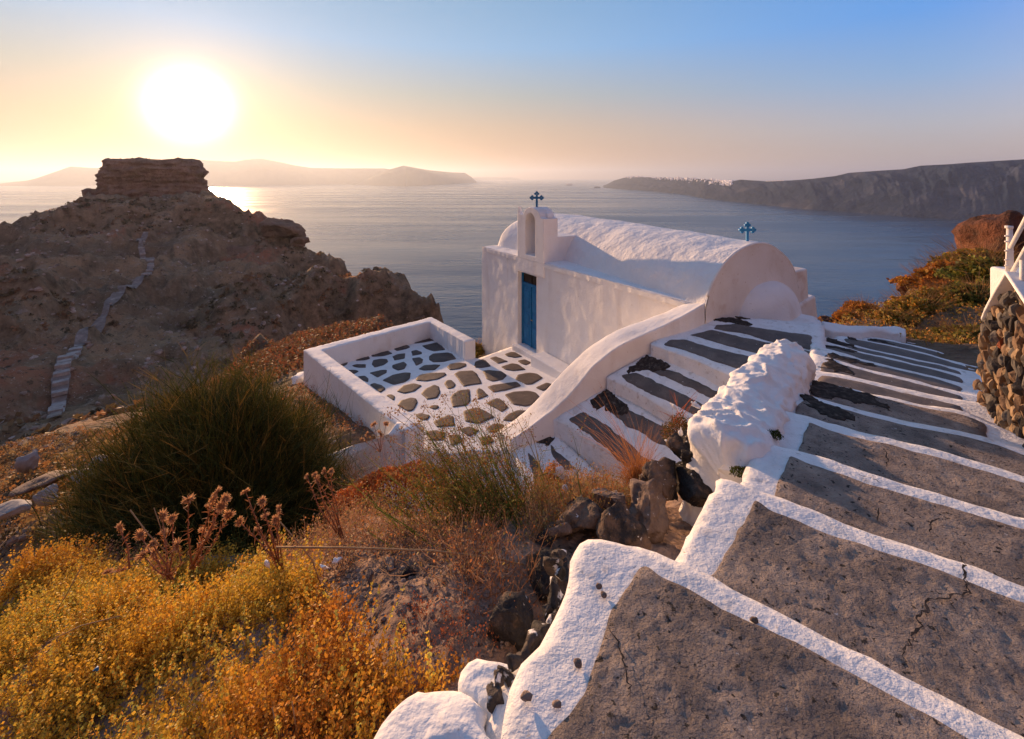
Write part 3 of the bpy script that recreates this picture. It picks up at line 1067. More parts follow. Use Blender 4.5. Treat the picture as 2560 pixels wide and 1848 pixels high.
i = np.arange(129)[:, None] * 60 + np.arange(59)[None]
Q = np.stack([i, i + 1, i + 61, i + 60], -1).reshape(-1, 4)[:, ::-1]
npmesh('vault', V.reshape(-1, 3), Q, M['vault'], ch, True)
# west hip of the vault (closes the far end)
wr = V[-1]
hv = [tuple(p) for p in wr] + [(TW, 1.7, -2.4)]
mesh('vault_end', hv, [(k, k + 1, 60) for k in range(59)], M['vault'], ch, True)
# east gable under the arch
ge = [(TE + .012, float(p[0]), float(p[1])) for p in prof]
ge = [(TE + .012, -.012, -3.6)] + [(TE + .012, -.012, EAVE)] + ge + [(TE + .012, 3.5, -3.6)]
g_o = mesh('gable', ge, [tuple(range(len(ge)))], M['gable'], ch)
# rounded arris along the arch
tube('arris', [(TE - .01, float(p[0]), float(p[1]) - .012) for p in prof[3:]], .03, M['gable'], ch, 8)


def lofted(name, rings, m, parent, cap=True, smooth=False, bev=.02):
    n = len(rings[0]); V = [tuple(p) for r_ in rings for p in r_]
    Fc = [(i * n + k, i * n + (k + 1) % n, (i + 1) * n + (k + 1) % n, (i + 1) * n + k) for i in range(len(rings) - 1) for k in range(n)]
    if cap: Fc += [tuple(range(n))[::-1], tuple(range((len(rings) - 1) * n, len(rings) * n))]
    o = mesh(name, V, Fc, m, parent, smooth)
    bm = bmesh.new(); bm.from_mesh(o.data); bmesh.ops.recalc_face_normals(bm, faces=bm.faces); bm.to_mesh(o.data); bm.free()
    if bev: bevel(o, bev)
    return o


# stepped buttress at the north end of the gable
lofted('buttress', [[(TE + .03, 3.1, -4.2), (TE + .03, 3.98, -4.2), (TE - .55, 3.98, -4.2), (TE - .55, 3.1, -4.2)],
                    [(TE + .0, 3.1, -2.05), (TE + .0, 3.80, -2.04), (TE - .34, 3.80, -2.04), (TE - .34, 3.1, -2.05)]], M['gable'], ch, bev=.04)
lofted('buttress', [[(TE + .12, 3.05, -4.4), (TE + .12, 4.30, -4.4), (TE - .6, 4.30, -4.4), (TE - .6, 3.05, -4.4)],
                    [(TE + .07, 2.9, -2.82), (TE + .07, 4.04, -2.66), (TE - .45, 4.04, -2.66), (TE - .45, 2.9, -2.82)]], M['gable'], ch, bev=.05)
# small apse: a quarter dome against the gable
na_, nb_ = 40, 22
V = []
for b_ in range(nb_ + 1):
    ph = b_ / nb_ * math.pi / 2
    for a_ in range(na_ + 1):
        th = a_ / na_ * math.pi
        rad = math.cos(ph) ** .8
        V.append((TE + .0 + .50 * math.sin(th) * rad, 2.03 - 1.05 * math.cos(th) * (rad ** 1.0), -2.95 + .84 * math.sin(ph)))
V = np.array(V)
V[:, 0] += .015 * fbm(V * 3, 3)
i = np.arange(nb_)[:, None] * (na_ + 1) + np.arange(na_)[None]
Q = np.stack([i, i + 1, i + na_ + 2, i + na_ + 1], -1).reshape(-1, 4)
npmesh('apse', V, Q, M['plaster'], ch, True)

# bell gable over the door: front plate with an arched niche, side step, horn
BT0, BT1, BD = -.90, .36, .46
zb, zs_ = EAVE - .02, -1.10
niche_t0, niche_t1 = -.49, -.02
nc = (niche_t0 + niche_t1) / 2; nr_ = (niche_t1 - niche_t0) / 2; nz_top = -1.0; nz_bot = -2.17
arch_in = [(nc - nr_ * math.cos(a), nz_top - nr_ + nr_ * math.sin(a)) for a in np.linspace(0, math.pi, 17)]
outer = [(BT0, zb), (BT0, zs_ + .04), (BT0 + .24, zs_ + .04)]
oc, orr = -.20, .42
for a in np.linspace(math.pi * .93, math.pi * .07, 17):
    outer.append((oc + orr * math.cos(a), -1.14 + .31 * math.sin(a)))
outer += [(BT1 - .10, zs_ - .01), (BT1, zs_ - .01), (BT1, zb)]
hole = [(niche_t0, nz_bot)] + arch_in + [(niche_t1, nz_bot)]
hole = hole[::-1]
P2 = [Vector(p) for p in outer + hole]
no, nh = len(outer), len(hole)
edges = [(k, (k + 1) % no) for k in range(no)] + [(no + k, no + (k + 1) % nh) for k in range(nh)]
vs, es, fs, _, _, _ = delaunay_2d_cdt(P2, edges, [], 0, 1e-6)
FS = -.03                                               # front face a little proud of the wall
hp = [(p[0], p[1]) for p in hole]


def inside(x, y, poly):
    c = False
    for k in range(len(poly)):
        x1, y1 = poly[k]; x2, y2 = poly[(k + 1) % len(poly)]
        if (y1 > y) != (y2 > y) and x < (x2 - x1) * (y - y1) / (y2 - y1) + x1: c = not c
    return c


V = []; Fc = []
V += [(v.x, FS, v.y) for v in vs]
for f in fs:
    mx_, my_ = sum(vs[k].x for k in f) / 3, sum(vs[k].y for k in f) / 3
    if inside(mx_, my_, outer) and not inside(mx_, my_, hp): Fc.append(tuple(f))
b0 = len(V)
V += [(p[0], FS, p[1]) for p in outer] + [(p[0], BD, p[1]) for p in outer]
for k in range(no):
    a, b = k, (k + 1) % no
    Fc.append((b0 + a, b0 + b, b0 + no + b, b0 + no + a))
Fc.append(tuple(range(b0 + no, b0 + 2 * no)))
h0 = len(V)
V += [(p[0], FS, p[1]) for p in hole] + [(p[0], FS + .33, p[1]) for p in hole]
for k in range(nh):
    a, b = k, (k + 1) % nh
    Fc.append((h0 + a, h0 + b, h0 + nh + b, h0 + nh + a))
Fc.append(tuple(range(h0 + nh, h0 + 2 * nh)))
bg = mesh('bell_gable', V, Fc, M['plaster'], ch)
bm = bmesh.new(); bm.from_mesh(bg.data); bmesh.ops.remove_doubles(bm, verts=bm.verts, dist=1e-4); bmesh.ops.recalc_face_normals(bm, faces=bm.faces)
bm.to_mesh(bg.data); bm.free()
bevel(bg, .018, 2, 35)
# plain pilaster between gable and door head
box('bell_gable_foot', (BT0 + .01, -.022, -2.68), (BT1 - .01, .02, zb + .02), M['wall'], ch, .01)
# stepped rear buttress of the bell gable that runs into the vault
lofted('gable_buttress', [[(BT0 + .1, BD - .05, zb), (BT1 - .004, BD - .05, zb), (BT1 - .004, 1.55, zb), (BT0 + .1, 1.55, zb)],
                          [(BT0 + .1, BD - .05, -1.62), (BT1 - .004, BD - .05, -1.62), (BT1 - .004, 1.55, -1.64), (BT0 + .1, 1.55, -1.64)]], M['plaster'], ch, bev=.02)
lofted('horn', [[(BT0, -.02, zs_ + .0), (BT0 + .15, -.02, zs_), (BT0 + .15, .12, zs_), (BT0, .12, zs_)],
                [(BT0 + .01, -.01, -.98), (BT0 + .09, -.01, -.98), (BT0 + .09, .09, -.98), (BT0 + .01, .09, -.98)],
                [(BT0 + .0, .0, -.86), (BT0 + .055, .0, -.85), (BT0 + .055, .07, -.85), (BT0 + .0, .07, -.86)]], M['plaster'], ch, bev=.012)
lofted('horn', [[(BT1 - .2, BD - .30, zs_ + .0), (BT1 - .04, BD - .30, zs_), (BT1 - .04, BD - .12, zs_), (BT1 - .2, BD - .12, zs_)],
                [(BT1 - .2, BD - .28, -.97), (BT1 - .12, BD - .28, -.97), (BT1 - .12, BD - .15, -.97), (BT1 - .2, BD - .15, -.97)]], M['plaster'], ch, bev=.02)


# crosses with trefoil ends
def cross(name, base, h, facing, m, label, thick=.035):
    o = empty(name, base, facing)
    tag(o, label, 'cross')
    w = .028 * h / .45
    r = .052 * h / .45

    def slab(nm, x0, x1, z0, z1, k=1.0):
        return box(nm, (x0, -thick / 2 * k, z0), (x1, thick / 2 * k, z1), m, o, .006)
    slab('shaft', -w, w, -.05, h * .80)
    slab('arm', -h * .26, h * .26, h * .545, h * .545 + 2 * w, .92)

    def lobe(cx_, cz_, dx, dz):
        V, Fc = [], []
        for (ax, az) in ((dx * r * .75, dz * r * .75), (-dz * r * .72, dx * r * .72), (dz * r * .72, -dx * r * .72)):
            b0_ = len(V); n_ = 14
            for sgn in (-1, 1):
                for k in range(n_):
                    a = 2 * math.pi * k / n_
                    V.append((cx_ + ax + r * .62 * math.cos(a), sgn * thick * .56, cz_ + az + r * .62 * math.sin(a)))
            Fc += [(b0_ + k, b0_ + (k + 1) % n_, b0_ + n_ + (k + 1) % n_, b0_ + n_ + k) for k in range(n_)]
            Fc += [tuple(b0_ + k for k in range(n_))[::-1], tuple(b0_ + n_ + k for k in range(n_))]
        mesh('finial', V, Fc, m, o)
    lobe(0, h * .84, 0, 1)
    lobe(-h * .27, h * .545 + w, -1, 0)
    lobe(h * .27, h * .545 + w, 1, 0)
    return o


cb = fromC(-.20, .16, -.86)
cross('cross', cb, .47, CA + R(50), M['bluecross'], 'dark blue trefoil cross on top of the bell gable over the door')
cb2 = fromC(4.80, 1.80, -1.33)
cross('cross', cb2, .42, CA + R(60), M['lightcross'], 'light blue trefoil cross on the gable end of the vault')

# door
dr = box('door', (DT0 + .03, RV - .07, DZ0 + .03), (DT1 - .03, RV - .02, -3.09), M['door'], ch, .004)
for nm, a, b in (('door_frame', (DT0, RV - .10, DZ0), (DT0 + .05, RV + .01, DZ1)), ('door_frame', (DT1 - .05, RV - .10, DZ0), (DT1, RV + .01, DZ1)),
                 ('door_frame', (DT0 + .05, RV - .10, -3.10), (DT1 - .05, RV + .01, -3.03))):
    box(nm, a, b, M['door'], ch, .006)
mid = (DT0 + DT1) / 2
for (a, b) in ((DT0 + .08, mid - .04), (mid + .04, DT1 - .08)):
    for (z0, z1) in ((-4.72, -4.22), (-4.14, -3.86), (-3.78, -3.20)):
        fr = box('door_panel', (a, RV - .085, z0), (b, RV - .066, z1), M['door'], dr, .006)
        box('door_panel', (a + .05, RV - .10, z0 + .05), (b - .05, RV - .08, z1 - .05), M['door'], dr, .008)
box('door_stile', (mid - .018, RV - .10, DZ0 + .03), (mid + .018, RV - .068, -3.10), M['door'], dr, .005)
tube('handle', [(mid + .05, RV - .07, -4.02), (mid + .05, RV - .13, -4.02), (mid + .13, RV - .13, -4.025)], .010, M['brass'], dr, 8)
box('transom', (DT0 + .05, RV - .05, -3.03), (DT1 - .05, RV - .01, DZ1), M['darkwood'], ch, 0)
box('transom_bar', (mid - .012, RV - .065, -3.03), (mid + .012, RV - .045, DZ1), M['darkwood'], ch, 0)
box('doorstep', (DT0 - .08, -.16, FLOOR - .2), (DT1 + .32, RV, DZ0 + .012), M['plaster'], ch, .02)
bench = box('bench', (.37, -.47, FLOOR - .3), (4.4, -.02, -4.61), M['plaster'], ch, .03)

# ------------------------------------------------------------------ terrace
TP = Plane((-1, 12, -4.95), (2, 12, -4.95), (-1, 8, -4.62))
TWp = Plane((-1, 12, -4.43), (2, 12, -4.43), (-1, 8, -4.14))


def un(P, pts):
    return [P.un(x, y) for x, y in pts]


tfl = [(-5.05, 11.2), (-2.6, 13.8), (-.95, 12.0)] + [fromC(-1.25, -.02)[:2], fromC(5.0, 0.1)[:2]] + [(2.6, 7.8), (.3, 7.45), (-.9, 7.2), (-1.8, 7.3)]
terrace = relief('terrace_floor', tfl, TP.z, M['floor'], None, res=.09, wob=.01, edge=0, depth=1.2, amp=0, base=.006, smooth_it=0)
tag(terrace, kind='structure')
PAVE = [
    [(450, 322), (490, 315), (518, 322), (512, 340), (490, 352), (468, 345)], [(572, 290), (600, 275), (640, 268), (672, 280), (685, 298), (650, 308), (590, 312)],
    [(697, 258), (775, 228), (815, 235), (852, 258), (790, 275), (715, 280)], [(858, 208), (905, 190), (950, 183), (990, 208), (960, 222), (900, 235)],
    [(1022, 152), (1060, 140), (1135, 130), (1170, 158), (1100, 172), (1040, 178)], [(1098, 200), (1200, 178), (1225, 195), (1258, 228), (1180, 238), (1130, 222)],
    [(1012, 240), (1045, 232), (1080, 245), (1085, 258), (1018, 272)], [(868, 282), (900, 265), (955, 258), (950, 295), (880, 308)],
    [(1018, 298), (1070, 290), (1093, 305), (1085, 330), (1045, 348)], [(1152, 280), (1180, 262), (1280, 256), (1310, 265), (1338, 300), (1250, 320), (1180, 322), (1152, 305)],
    [(710, 340), (720, 312), (770, 302), (815, 305), (822, 325), (790, 345), (730, 360)], [(555, 352), (590, 342), (652, 343), (652, 365), (590, 365)],
    [(865, 350), (945, 326), (965, 345), (950, 375), (905, 386), (870, 370)], [(1070, 375), (1110, 350), (1180, 346), (1222, 350), (1180, 382), (1110, 385)],
    [(1286, 362), (1310, 340), (1370, 332), (1418, 338), (1420, 355), (1370, 375), (1310, 382)], [(1495, 345), (1500, 325), (1550, 307), (1575, 318), (1608, 355), (1540, 365), (1498, 362)],
    [(1612, 295), (1655, 283), (1738, 318), (1670, 334)], [(1727, 265), (1770, 250), (1800, 252), (1848, 280), (1800, 290), (1745, 280)],
    [(1826, 315), (1875, 305), (1922, 328), (1885, 346), (1850, 335)], [(1703, 360), (1780, 337), (1820, 345), (1872, 380), (1790, 390), (1730, 380)],
    [(1562, 395), (1600, 388), (1690, 398), (1728, 425), (1700, 455), (1630, 467), (1590, 450)], [(1345, 418), (1380, 398), (1470, 393), (1500, 415), (1537, 482), (1410, 505)],
    [(1050, 450), (1080, 422), (1150, 412), (1250, 410), (1262, 425), (1210, 455), (1130, 468), (1060, 462)], [(800, 462), (870, 425), (950, 408), (993, 410), (985, 450), (950, 475), (875, 493)],
    [(695, 405), (780, 386), (815, 386), (812, 405), (750, 437)], [(530, 385), (580, 386), (602, 395), (565, 413)], [(600, 435), (650, 430), (675, 450), (670, 475), (640, 462)],
    [(695, 500), (725, 487), (780, 505), (803, 530), (770, 555)], [(905, 545), (950, 505), (1020, 490), (1078, 505), (1030, 545), (960, 563)],
    [(1090, 565), (1120, 530), (1180, 503), (1212, 515), (1222, 560), (1200, 595), (1135, 605)], [(1262, 490), (1280, 470), (1310, 465), (1342, 495), (1330, 520), (1290, 528)],
    [(1600, 515), (1650, 500), (1800, 480), (1833, 510), (1730, 540), (1645, 553)], [(1508, 545), (1525, 528), (1545, 535), (1590, 580), (1518, 608)],
    [(1815, 455), (1830, 425), (1910, 408), (1960, 415), (2002, 445), (1930, 490), (1890, 493)], [(1965, 520), (2040, 485), (2078, 495), (2060, 525), (2020, 543)],
    [(1737, 578), (1800, 558), (1900, 552), (1950, 565), (1980, 600), (1930, 645), (1880, 658), (1800, 645)], [(1312, 600), (1330, 575), (1380, 548), (1445, 540), (1453, 620), (1430, 650), (1330, 665)],
    [(1588, 640), (1665, 605), (1700, 620), (1743, 670), (1700, 702)], [(910, 655), (930, 625), (1000, 603), (1040, 610), (1048, 640), (1015, 690), (985, 698)],
    [(1143, 665), (1170, 655), (1210, 658), (1213, 680), (1180, 687)], [(815, 580), (850, 573), (880, 590), (870, 618)], [(1713, 765), (1760, 720), (1820, 697), (1880, 700), (1790, 775)],
    [(1415, 705), (1500, 680), (1560, 700), (1635, 745), (1520, 790), (1430, 775)], [(1040, 730), (1080, 715), (1145, 735), (1130, 765), (1080, 765)],
    [(1185, 780), (1290, 735), (1325, 750), (1330, 810), (1210, 820)], [(1588, 825), (1640, 797), (1715, 810), (1700, 850), (1610, 860)],
    [(1380, 840), (1450, 820), (1520, 850), (1450, 890)], [(1130, 860), (1200, 850), (1260, 870), (1250, 915), (1150, 920)], [(1290, 890), (1370, 880), (1400, 930), (1320, 960)],
    [(1530, 900), (1600, 890), (1640, 930), (1560, 960)]]
for pl in PAVE:
    c_p = np.mean(pl, axis=0)
    p3 = un(TP, cT([tuple(c_p + (np.array(q_) - c_p) * 1.13) for q_ in pl]))
    relief('paving_stone', p3, TP.z, M['paving'], terrace, res=.04, wob=.006, edge=.02, edge_drop=.006, depth=.05, amp=.0015, nfreq=8, base=.006, zoff=.014, smooth_it=1)

tw = [(757, 873), (1079, 791), (1190, 848), (1162, 853), (1074, 804), (806, 875), (1056, 1058), (1012, 1077)]
twp = un(TWp, tw)
low = relief('terrace_wall', twp, TWp.z, M['plaster'], None, res=.06, wob=.008, edge=.035, edge_drop=.03, depth=2.2, amp=.008, nfreq=3, smooth_it=1)
tag(low, 'low whitewashed wall around the open sides of the paved terrace', 'wall')
# small plinth block at the outer corner
c_ = WY(748, 948, 11.6)
tag(rock('plinth_stone', (c_.x, c_.y, c_.z), (.25, .25, .2), 4, M['plaster'], sub=3), 'white plastered lump at the outer left corner of the terrace wall', 'stone')

# entrance slab and the small curving wall left of it
ent = relief('landing', un(flat(-4.78), [(1050, 1060), (1300, 1105), (1330, 1200), (1200, 1330), (1000, 1330), (930, 1180), (1000, 1120)]), lambda x, y: x * 0 - 4.78, M['floor'], None,
             res=.09, wob=.02, edge=.04, depth=1.0, amp=.015, nfreq=2)
tag(ent, kind='structure')
led = relief('ramp', un(flat(-5.15), [(780, 1300), (845, 1225), (930, 1150), (1010, 1125), (1040, 1200), (960, 1290), (860, 1330)]), lambda x, y: x * 0 - 5.15 + .0, M['floor'], None,
             res=.09, wob=.02, edge=.04, depth=1.0, amp=.02, nfreq=2)
tag(led, kind='structure')


def wall_strip(name, Ls, Rs, zb_, m, res=None, bev=.03, n=40, crown=.02, amp=.012, parent=None, nl=6, nw=5):
    """a coping that follows two polylines of 3-D points, with battered sides down to zb_ (value or list)"""
    Ls = np.array([tuple(p) for p in Ls]); Rs = np.array([tuple(p) for p in Rs])

    def rs(P_):
        d = np.r_[0, np.cumsum(np.linalg.norm(np.diff(P_, axis=0), axis=1))]; u = np.linspace(0, d[-1], n)
        return np.stack([np.interp(u, d, P_[:, k]) for k in range(3)], -1)
    Ls, Rs = rs(Ls), rs(Rs)
    for _ in range(2):
        for P_ in (Ls, Rs): P_[1:-1] = P_[1:-1] * .5 + (P_[:-2] + P_[2:]) * .25
    zb_ = np.interp(np.linspace(0, 1, n), np.linspace(0, 1, len(zb_)), zb_) if hasattr(zb_, '__len__') else np.full(n, zb_)
    rows = []
    for i_ in range(n):
        L_, R__ = Ls[i_], Rs[i_]
        w_ = (R__ - L_); wd = np.array([w_[0], w_[1], 0]); wd /= np.linalg.norm(wd) + 1e-9
        ring = []
        for k in range(nl + 1):
            f = k / nl; z = zb_[i_] + (L_[2] - .05 - zb_[i_]) * f
            ring.append((*(L_[:2] - wd[:2] * .04 * (1 - f)), z))
        ring.append((*(L_[:2] - wd[:2] * .0), L_[2] - .022)); ring.append((*(L_[:2] + wd[:2] * .006), L_[2] - .006)); ring.append((*(L_[:2] + wd[:2] * .02), L_[2] + .001))
        for k in range(nw + 1):
            f = (k + .35) / (nw + .7)
            q = L_ + w_ * f
            ring.append((q[0], q[1], q[2] + crown * math.sin(math.pi * f)))
        ring.append((*(R__[:2] - wd[:2] * .02), R__[2] + .001)); ring.append((*(R__[:2] - wd[:2] * .006), R__[2] - .006)); ring.append((*(R__[:2] + wd[:2] * .0), R__[2] - .022))
        for k in range(nl, -1, -1):
            f = k / nl; z = zb_[i_] + (R__[2] - .05 - zb_[i_]) * f
            ring.append((*(R__[:2] + wd[:2] * .04 * (1 - f)), z))
        rows.append(ring)
    V = np.array(rows); m_ = V.shape[1]
    V = V + (amp * np.stack([fbm(V * 2.5 + k * 31, 4) for k in range(3)], -1))
    i = np.arange(n - 1)[:, None] * m_ + np.arange(m_ - 1)[None]
    Q = np.stack([i, i + 1, i + m_ + 1, i + m_], -1).reshape(-1, 4)[:, ::-1]
    Vf = V.reshape(-1, 3)
    o = npmesh(name, Vf, Q, m, parent, True)
    me = o.data
    bm = bmesh.new(); bm.from_mesh(me); bm.verts.ensure_lookup_table()
    for st in (0, (n - 1) * m_):
        try: bm.faces.new([bm.verts[st + k] for k in range(m_)])
        except ValueError: pass
    bmesh.ops.recalc_face_normals(bm, faces=bm.faces)
    bm.to_mesh(me); bm.free()
    return o


pts_o = [(992, 1056), (968, 1090), (912, 1105), (869, 1115), (815, 1136), (770, 1165)]
pts_i = [(1060, 1066), (1022, 1092), (947, 1114), (897, 1132), (850, 1160), (800, 1200)]
zs2 = [-4.10, -4.17, -4.28, -4.38, -4.5, -4.68]
cw = wall_strip('curved_wall', [W(x, y, z) for (x, y), z in zip(pts_o, zs2)], [W(x, y, z - .04) for (x, y), z in zip(pts_i, zs2)], -6.2, M['plaster'], n=36)
tag(cw, 'low white wall curving down to the left from the terrace entrance', 'wall')

# curving parapet between the terrace and the descending steps
PL = cF([(1640, 5), (1500, 70), (1300, 150), (1100, 220), (960, 300), (800, 400), (700, 490), (600, 590), (500, 700), (400, 810), (250, 960), (100, 1065), (10, 1135)])
PR = cF([(1865, -5), (1700, 90), (1500, 200), (1350, 260), (1250, 310), (1100, 380), (950, 490), (850, 570), (760, 690), (640, 820), (500, 960), (330, 1080), (130, 1222)])
fY = lambda x: float(np.interp(x, [1260, 1378, 1514, 1622, 1700, 1770], [7.32, 7.27, 7.27, 7.36, 7.5, 7.80]))
gY = lambda x: float(np.interp(x, [1240, 1400, 1550, 1650, 1711], [7.75, 7.72, 7.78, 7.95, 8.13]))
par = wall_strip('parapet', [WY(x, y, gY(x)) for x, y in PL], [WY(x, y, fY(x)) for x, y in PR], -5.6, M['wall'], n=90, crown=.012, amp=.012)
tag(par, 'curving white parapet sweeping down between chapel terrace and steps', 'parapet')
# ------------------------------------------------------------------ descending steps beside the parapet
flight = empty('stairway', (2.5, 6.8, -3))
tag(flight, kind='structure')


def child(o, parent):
    o.parent = parent
    o.matrix_parent_inverse = Matrix.Translation(-Vector(parent.location)) if parent.type == 'EMPTY' else Matrix()
    return o


def P3(*q):
    return Plane(*[W(*a) for a in q])


F1 = P3((1622, 858, -2.75), (1772, 793, -2.55), (1840, 945, -2.79))
F2 = P3((1622, 886, -2.94), (1514, 943, -3.28), (1819, 965, -2.985))
F3 = P3((1514, 972, -3.48), (1378, 1045, -4.0), (1661, 1058, -3.53))
F4 = P3((1378, 1086, -4.27), (1290, 1114, -4.5), (1479, 1173, -4.32))


def mkstep(P, top, panels, parent, m=None, depth=.5, tars=(), res=.07, pm=None, amp=.006, zoff=.006):
    o = relief('step', un(P, top), P.z, m or M['stepwhite'], parent, res=res, wob=.01, edge=.016, edge_drop=.012, depth=depth, amp=0, base=.006, smooth_it=1)
    o.matrix_parent_inverse = Matrix.Translation(-Vector(parent.location))
    for pl in panels:
        relief('tread_panel', un(P, pl), P.z, pm or M['smooth_concrete'], o, res=res * .6, wob=.014, edge=.02, edge_drop=.003, depth=.03, amp=.002, nfreq=9, base=.006, zoff=zoff + .001, smooth_it=1)
    for pl in tars:
        relief('bitumen_patch', un(P, pl), P.z, M['tar'], o, res=.022, wob=.035, wf=16, edge=.01, edge_drop=.002, depth=.02, amp=.003, nfreq=10, base=.006, zoff=zoff + .005, smooth_it=1)
    return o


mkstep(F1, [(1622, 858), (1660, 836), (1720, 815), (1772, 797), (1900, 795), (2060, 810), (2066, 900), (2075, 1030), (2010, 1010), (1900, 968), (1840, 944), (1740, 900)],
       [cG([(200, 290), (260, 250), (400, 245), (560, 300), (800, 360), (1100, 430), (1400, 500), (1480, 640), (1200, 590), (870, 515), (640, 430), (380, 335), (250, 305)]),
        cG([(440, 205), (640, 163), (800, 200), (1180, 283), (1530, 360), (1530, 470), (1300, 440), (1070, 380), (800, 308), (600, 250)]),
        cG([(690, 118), (850, 110), (1000, 135), (1300, 185), (1525, 212), (1532, 345), (1180, 272), (900, 190), (655, 155)])],
       flight, tars=[cG([(620, 66), (720, 55), (800, 48), (930, 80), (1015, 122), (950, 132), (800, 95), (680, 88)]), cG([(845, 34), (970, 60), (900, 62)])], depth=.6)
mkstep(F2, [(1627, 880), (1514, 943), (1560, 962), (1640, 1008), (1740, 1070), (1840, 1120), (1960, 1040), (1825, 960)],
       [cF([(1370, 600), (1530, 585), (1650, 630), (1900, 740), (2040, 800), (2100, 900), (1900, 830), (1700, 740), (1500, 650)]),
        cF([(1110, 635), (1250, 615), (1450, 705), (1700, 825), (1900, 930), (1800, 1000), (1560, 882), (1350, 790), (1180, 700)])],
       flight, tars=[cF([(1150, 590), (1200, 560), (1290, 485), (1350, 452), (1480, 500), (1545, 550), (1500, 592), (1350, 590), (1270, 612), (1170, 615)])], depth=.7)
mkstep(F3, [(1520, 968), (1376, 1044), (1420, 1065), (1460, 1090), (1540, 1135), (1600, 1180), (1760, 1180), (1760, 1110), (1665, 1055)],
       [cF([(1000, 850), (1060, 815), (1140, 880), (1190, 960), (1400, 1050), (1640, 1160), (1700, 1290), (1450, 1250), (1200, 1100), (1030, 990)]),
        cF([(640, 1028), (780, 960), (900, 1030), (1100, 1170), (1250, 1300), (1400, 1440), (1150, 1420), (1000, 1290), (850, 1170), (720, 1090)])],
       flight, tars=[cF([(830, 890), (880, 825), (980, 765), (1060, 808), (1140, 880), (1190, 965), (1080, 1000), (1020, 980), (940, 930), (870, 935)])], depth=.7)
mkstep(F4, [(1385, 1080), (1288, 1112), (1292, 1180), (1330, 1260), (1420, 1260), (1560, 1230), (1484, 1170)],
       [cF([(280, 1320), (330, 1350), (420, 1500), (450, 1637), (340, 1600)]), cF([(480, 1245), (560, 1330), (720, 1470), (600, 1470), (500, 1330)])],
       flight, tars=[cF([(300, 1235), (370, 1195), (490, 1162), (512, 1210), (480, 1255), (400, 1245)])], depth=.8)

# curved platform at the foot of the apse
pf = relief('platform', un(flat(-2.74), [(1795, 792), (1840, 796), (1900, 806), (1960, 815), (2010, 813), (2038, 804), (2045, 790), (1990, 778), (1880, 772)]), lambda x, y: x * 0 - 2.74,
            M['plaster'], None, res=.06, wob=.01, edge=.05, edge_drop=.04, depth=.5, amp=.008)
tag(pf, 'low curved white platform at the foot of the chapel apse', 'platform')

# ------------------------------------------------------------------ main stairway
stairs = empty('stairway', (2, 3, -2))
tag(stairs, kind='structure')
E = [None] * 14
E[0] = [(1421, 1392), (1425, 1362), (1445, 1345), (1468, 1338), (1532, 1338), (1596, 1355)] + cN([(0, 515), (320, 665), (600, 820), (860, 960), (1110, 1090), (1400, 1230), (1700, 1400), (2134, 1600)]) + [(2800, 1955), (4200, 2700)]
E[1] = [(1800, 1188), (1829, 1194)] + cM([(0, 720), (220, 790), (440, 870), (760, 1010), (1228, 1150), (1700, 1320), (2204, 1510)]) + [(2800, 1540), (4200, 2010)]
E[2] = [(1895, 1095)] + cM([(170, 380), (300, 410), (500, 460), (700, 525), (1000, 622), (1260, 688), (1500, 762), (1900, 890), (2204, 970)]) + [(2800, 1355), (4200, 1725)]
E[3] = [(1930, 1012)] + cM([(330, 130), (500, 170), (640, 220), (900, 290), (1228, 370), (1500, 440), (1900, 545), (2204, 640)]) + [(2700, 1225), (4200, 1600)]
E[4] = [(1985, 975)] + cM([(530, 30), (640, 60), (1000, 150), (1228, 210), (1500, 260), (1870, 325), (2000, 370), (2204, 430)]) + [(2650, 1150)]
E[5] = [(2000, 940)] + cK([(300, 650), (400, 660), (580, 700), (850, 770), (1000, 792), (1280, 865), (1680, 925), (1900, 1000), (2060, 1100)]) + [(2600, 1100)]
E[6] = [(2015, 912)] + cK([(290, 535), (420, 550), (720, 612), (1096, 702), (1640, 812), (1850, 850)]) + [(2560, 1020)]
E[7] = [(2030, 880)] + cK([(385, 415), (600, 475), (850, 545), (1096, 605), (1400, 680), (1660, 742), (1850, 780)]) + [(2560, 1000)]
E[8] = [(2035, 862)] + cK([(385, 338), (600, 390), (740, 435), (1096, 520), (1400, 590), (1640, 660), (1850, 700)]) + [(2560, 980)]
E[9] = [(2035, 846)] + cK([(400, 275), (480, 298), (700, 362), (1096, 448), (1400, 520), (1680, 590), (1850, 620)]) + [(2560, 955)]
E[10] = [(2040, 838)] + cK([(430, 230), (600, 285), (740, 328), (1096, 408), (1450, 480), (1700, 540), (1850, 570)]) + [(2540, 940)]
E[11] = cK([(500, 215), (680, 240), (860, 275), (1040, 312), (1400, 398), (1720, 485), (1850, 510)]) + [(2530, 925)]
E[12] = cK([(780, 222), (900, 240), (1200, 300), (1450, 362), (1700, 442), (1850, 470)]) + [(2520, 912)]
E[13] = cK([(960, 232), (1060, 250), (1300, 305), (1600, 350), (1880, 392)]) + [(2520, 895)]
ZS = [-1.55 - .12 * k for k in range(14)]
# painted strip thickness in photo pixels at x=1700, 2100 and 2400
TH = [(82, 90, 95), (60, 52, 55), (36, 36, 38), (26, 24, 28), (20, 17, 20), (12, 11, 14), (11, 13, 16), (8, 9, 10), (8, 8, 9), (6, 6, 7), (5, 6, 6), (5, 5, 6), (4, 5, 5), (3, 4, 4)]
XL = [None, (1850, 1230), None]
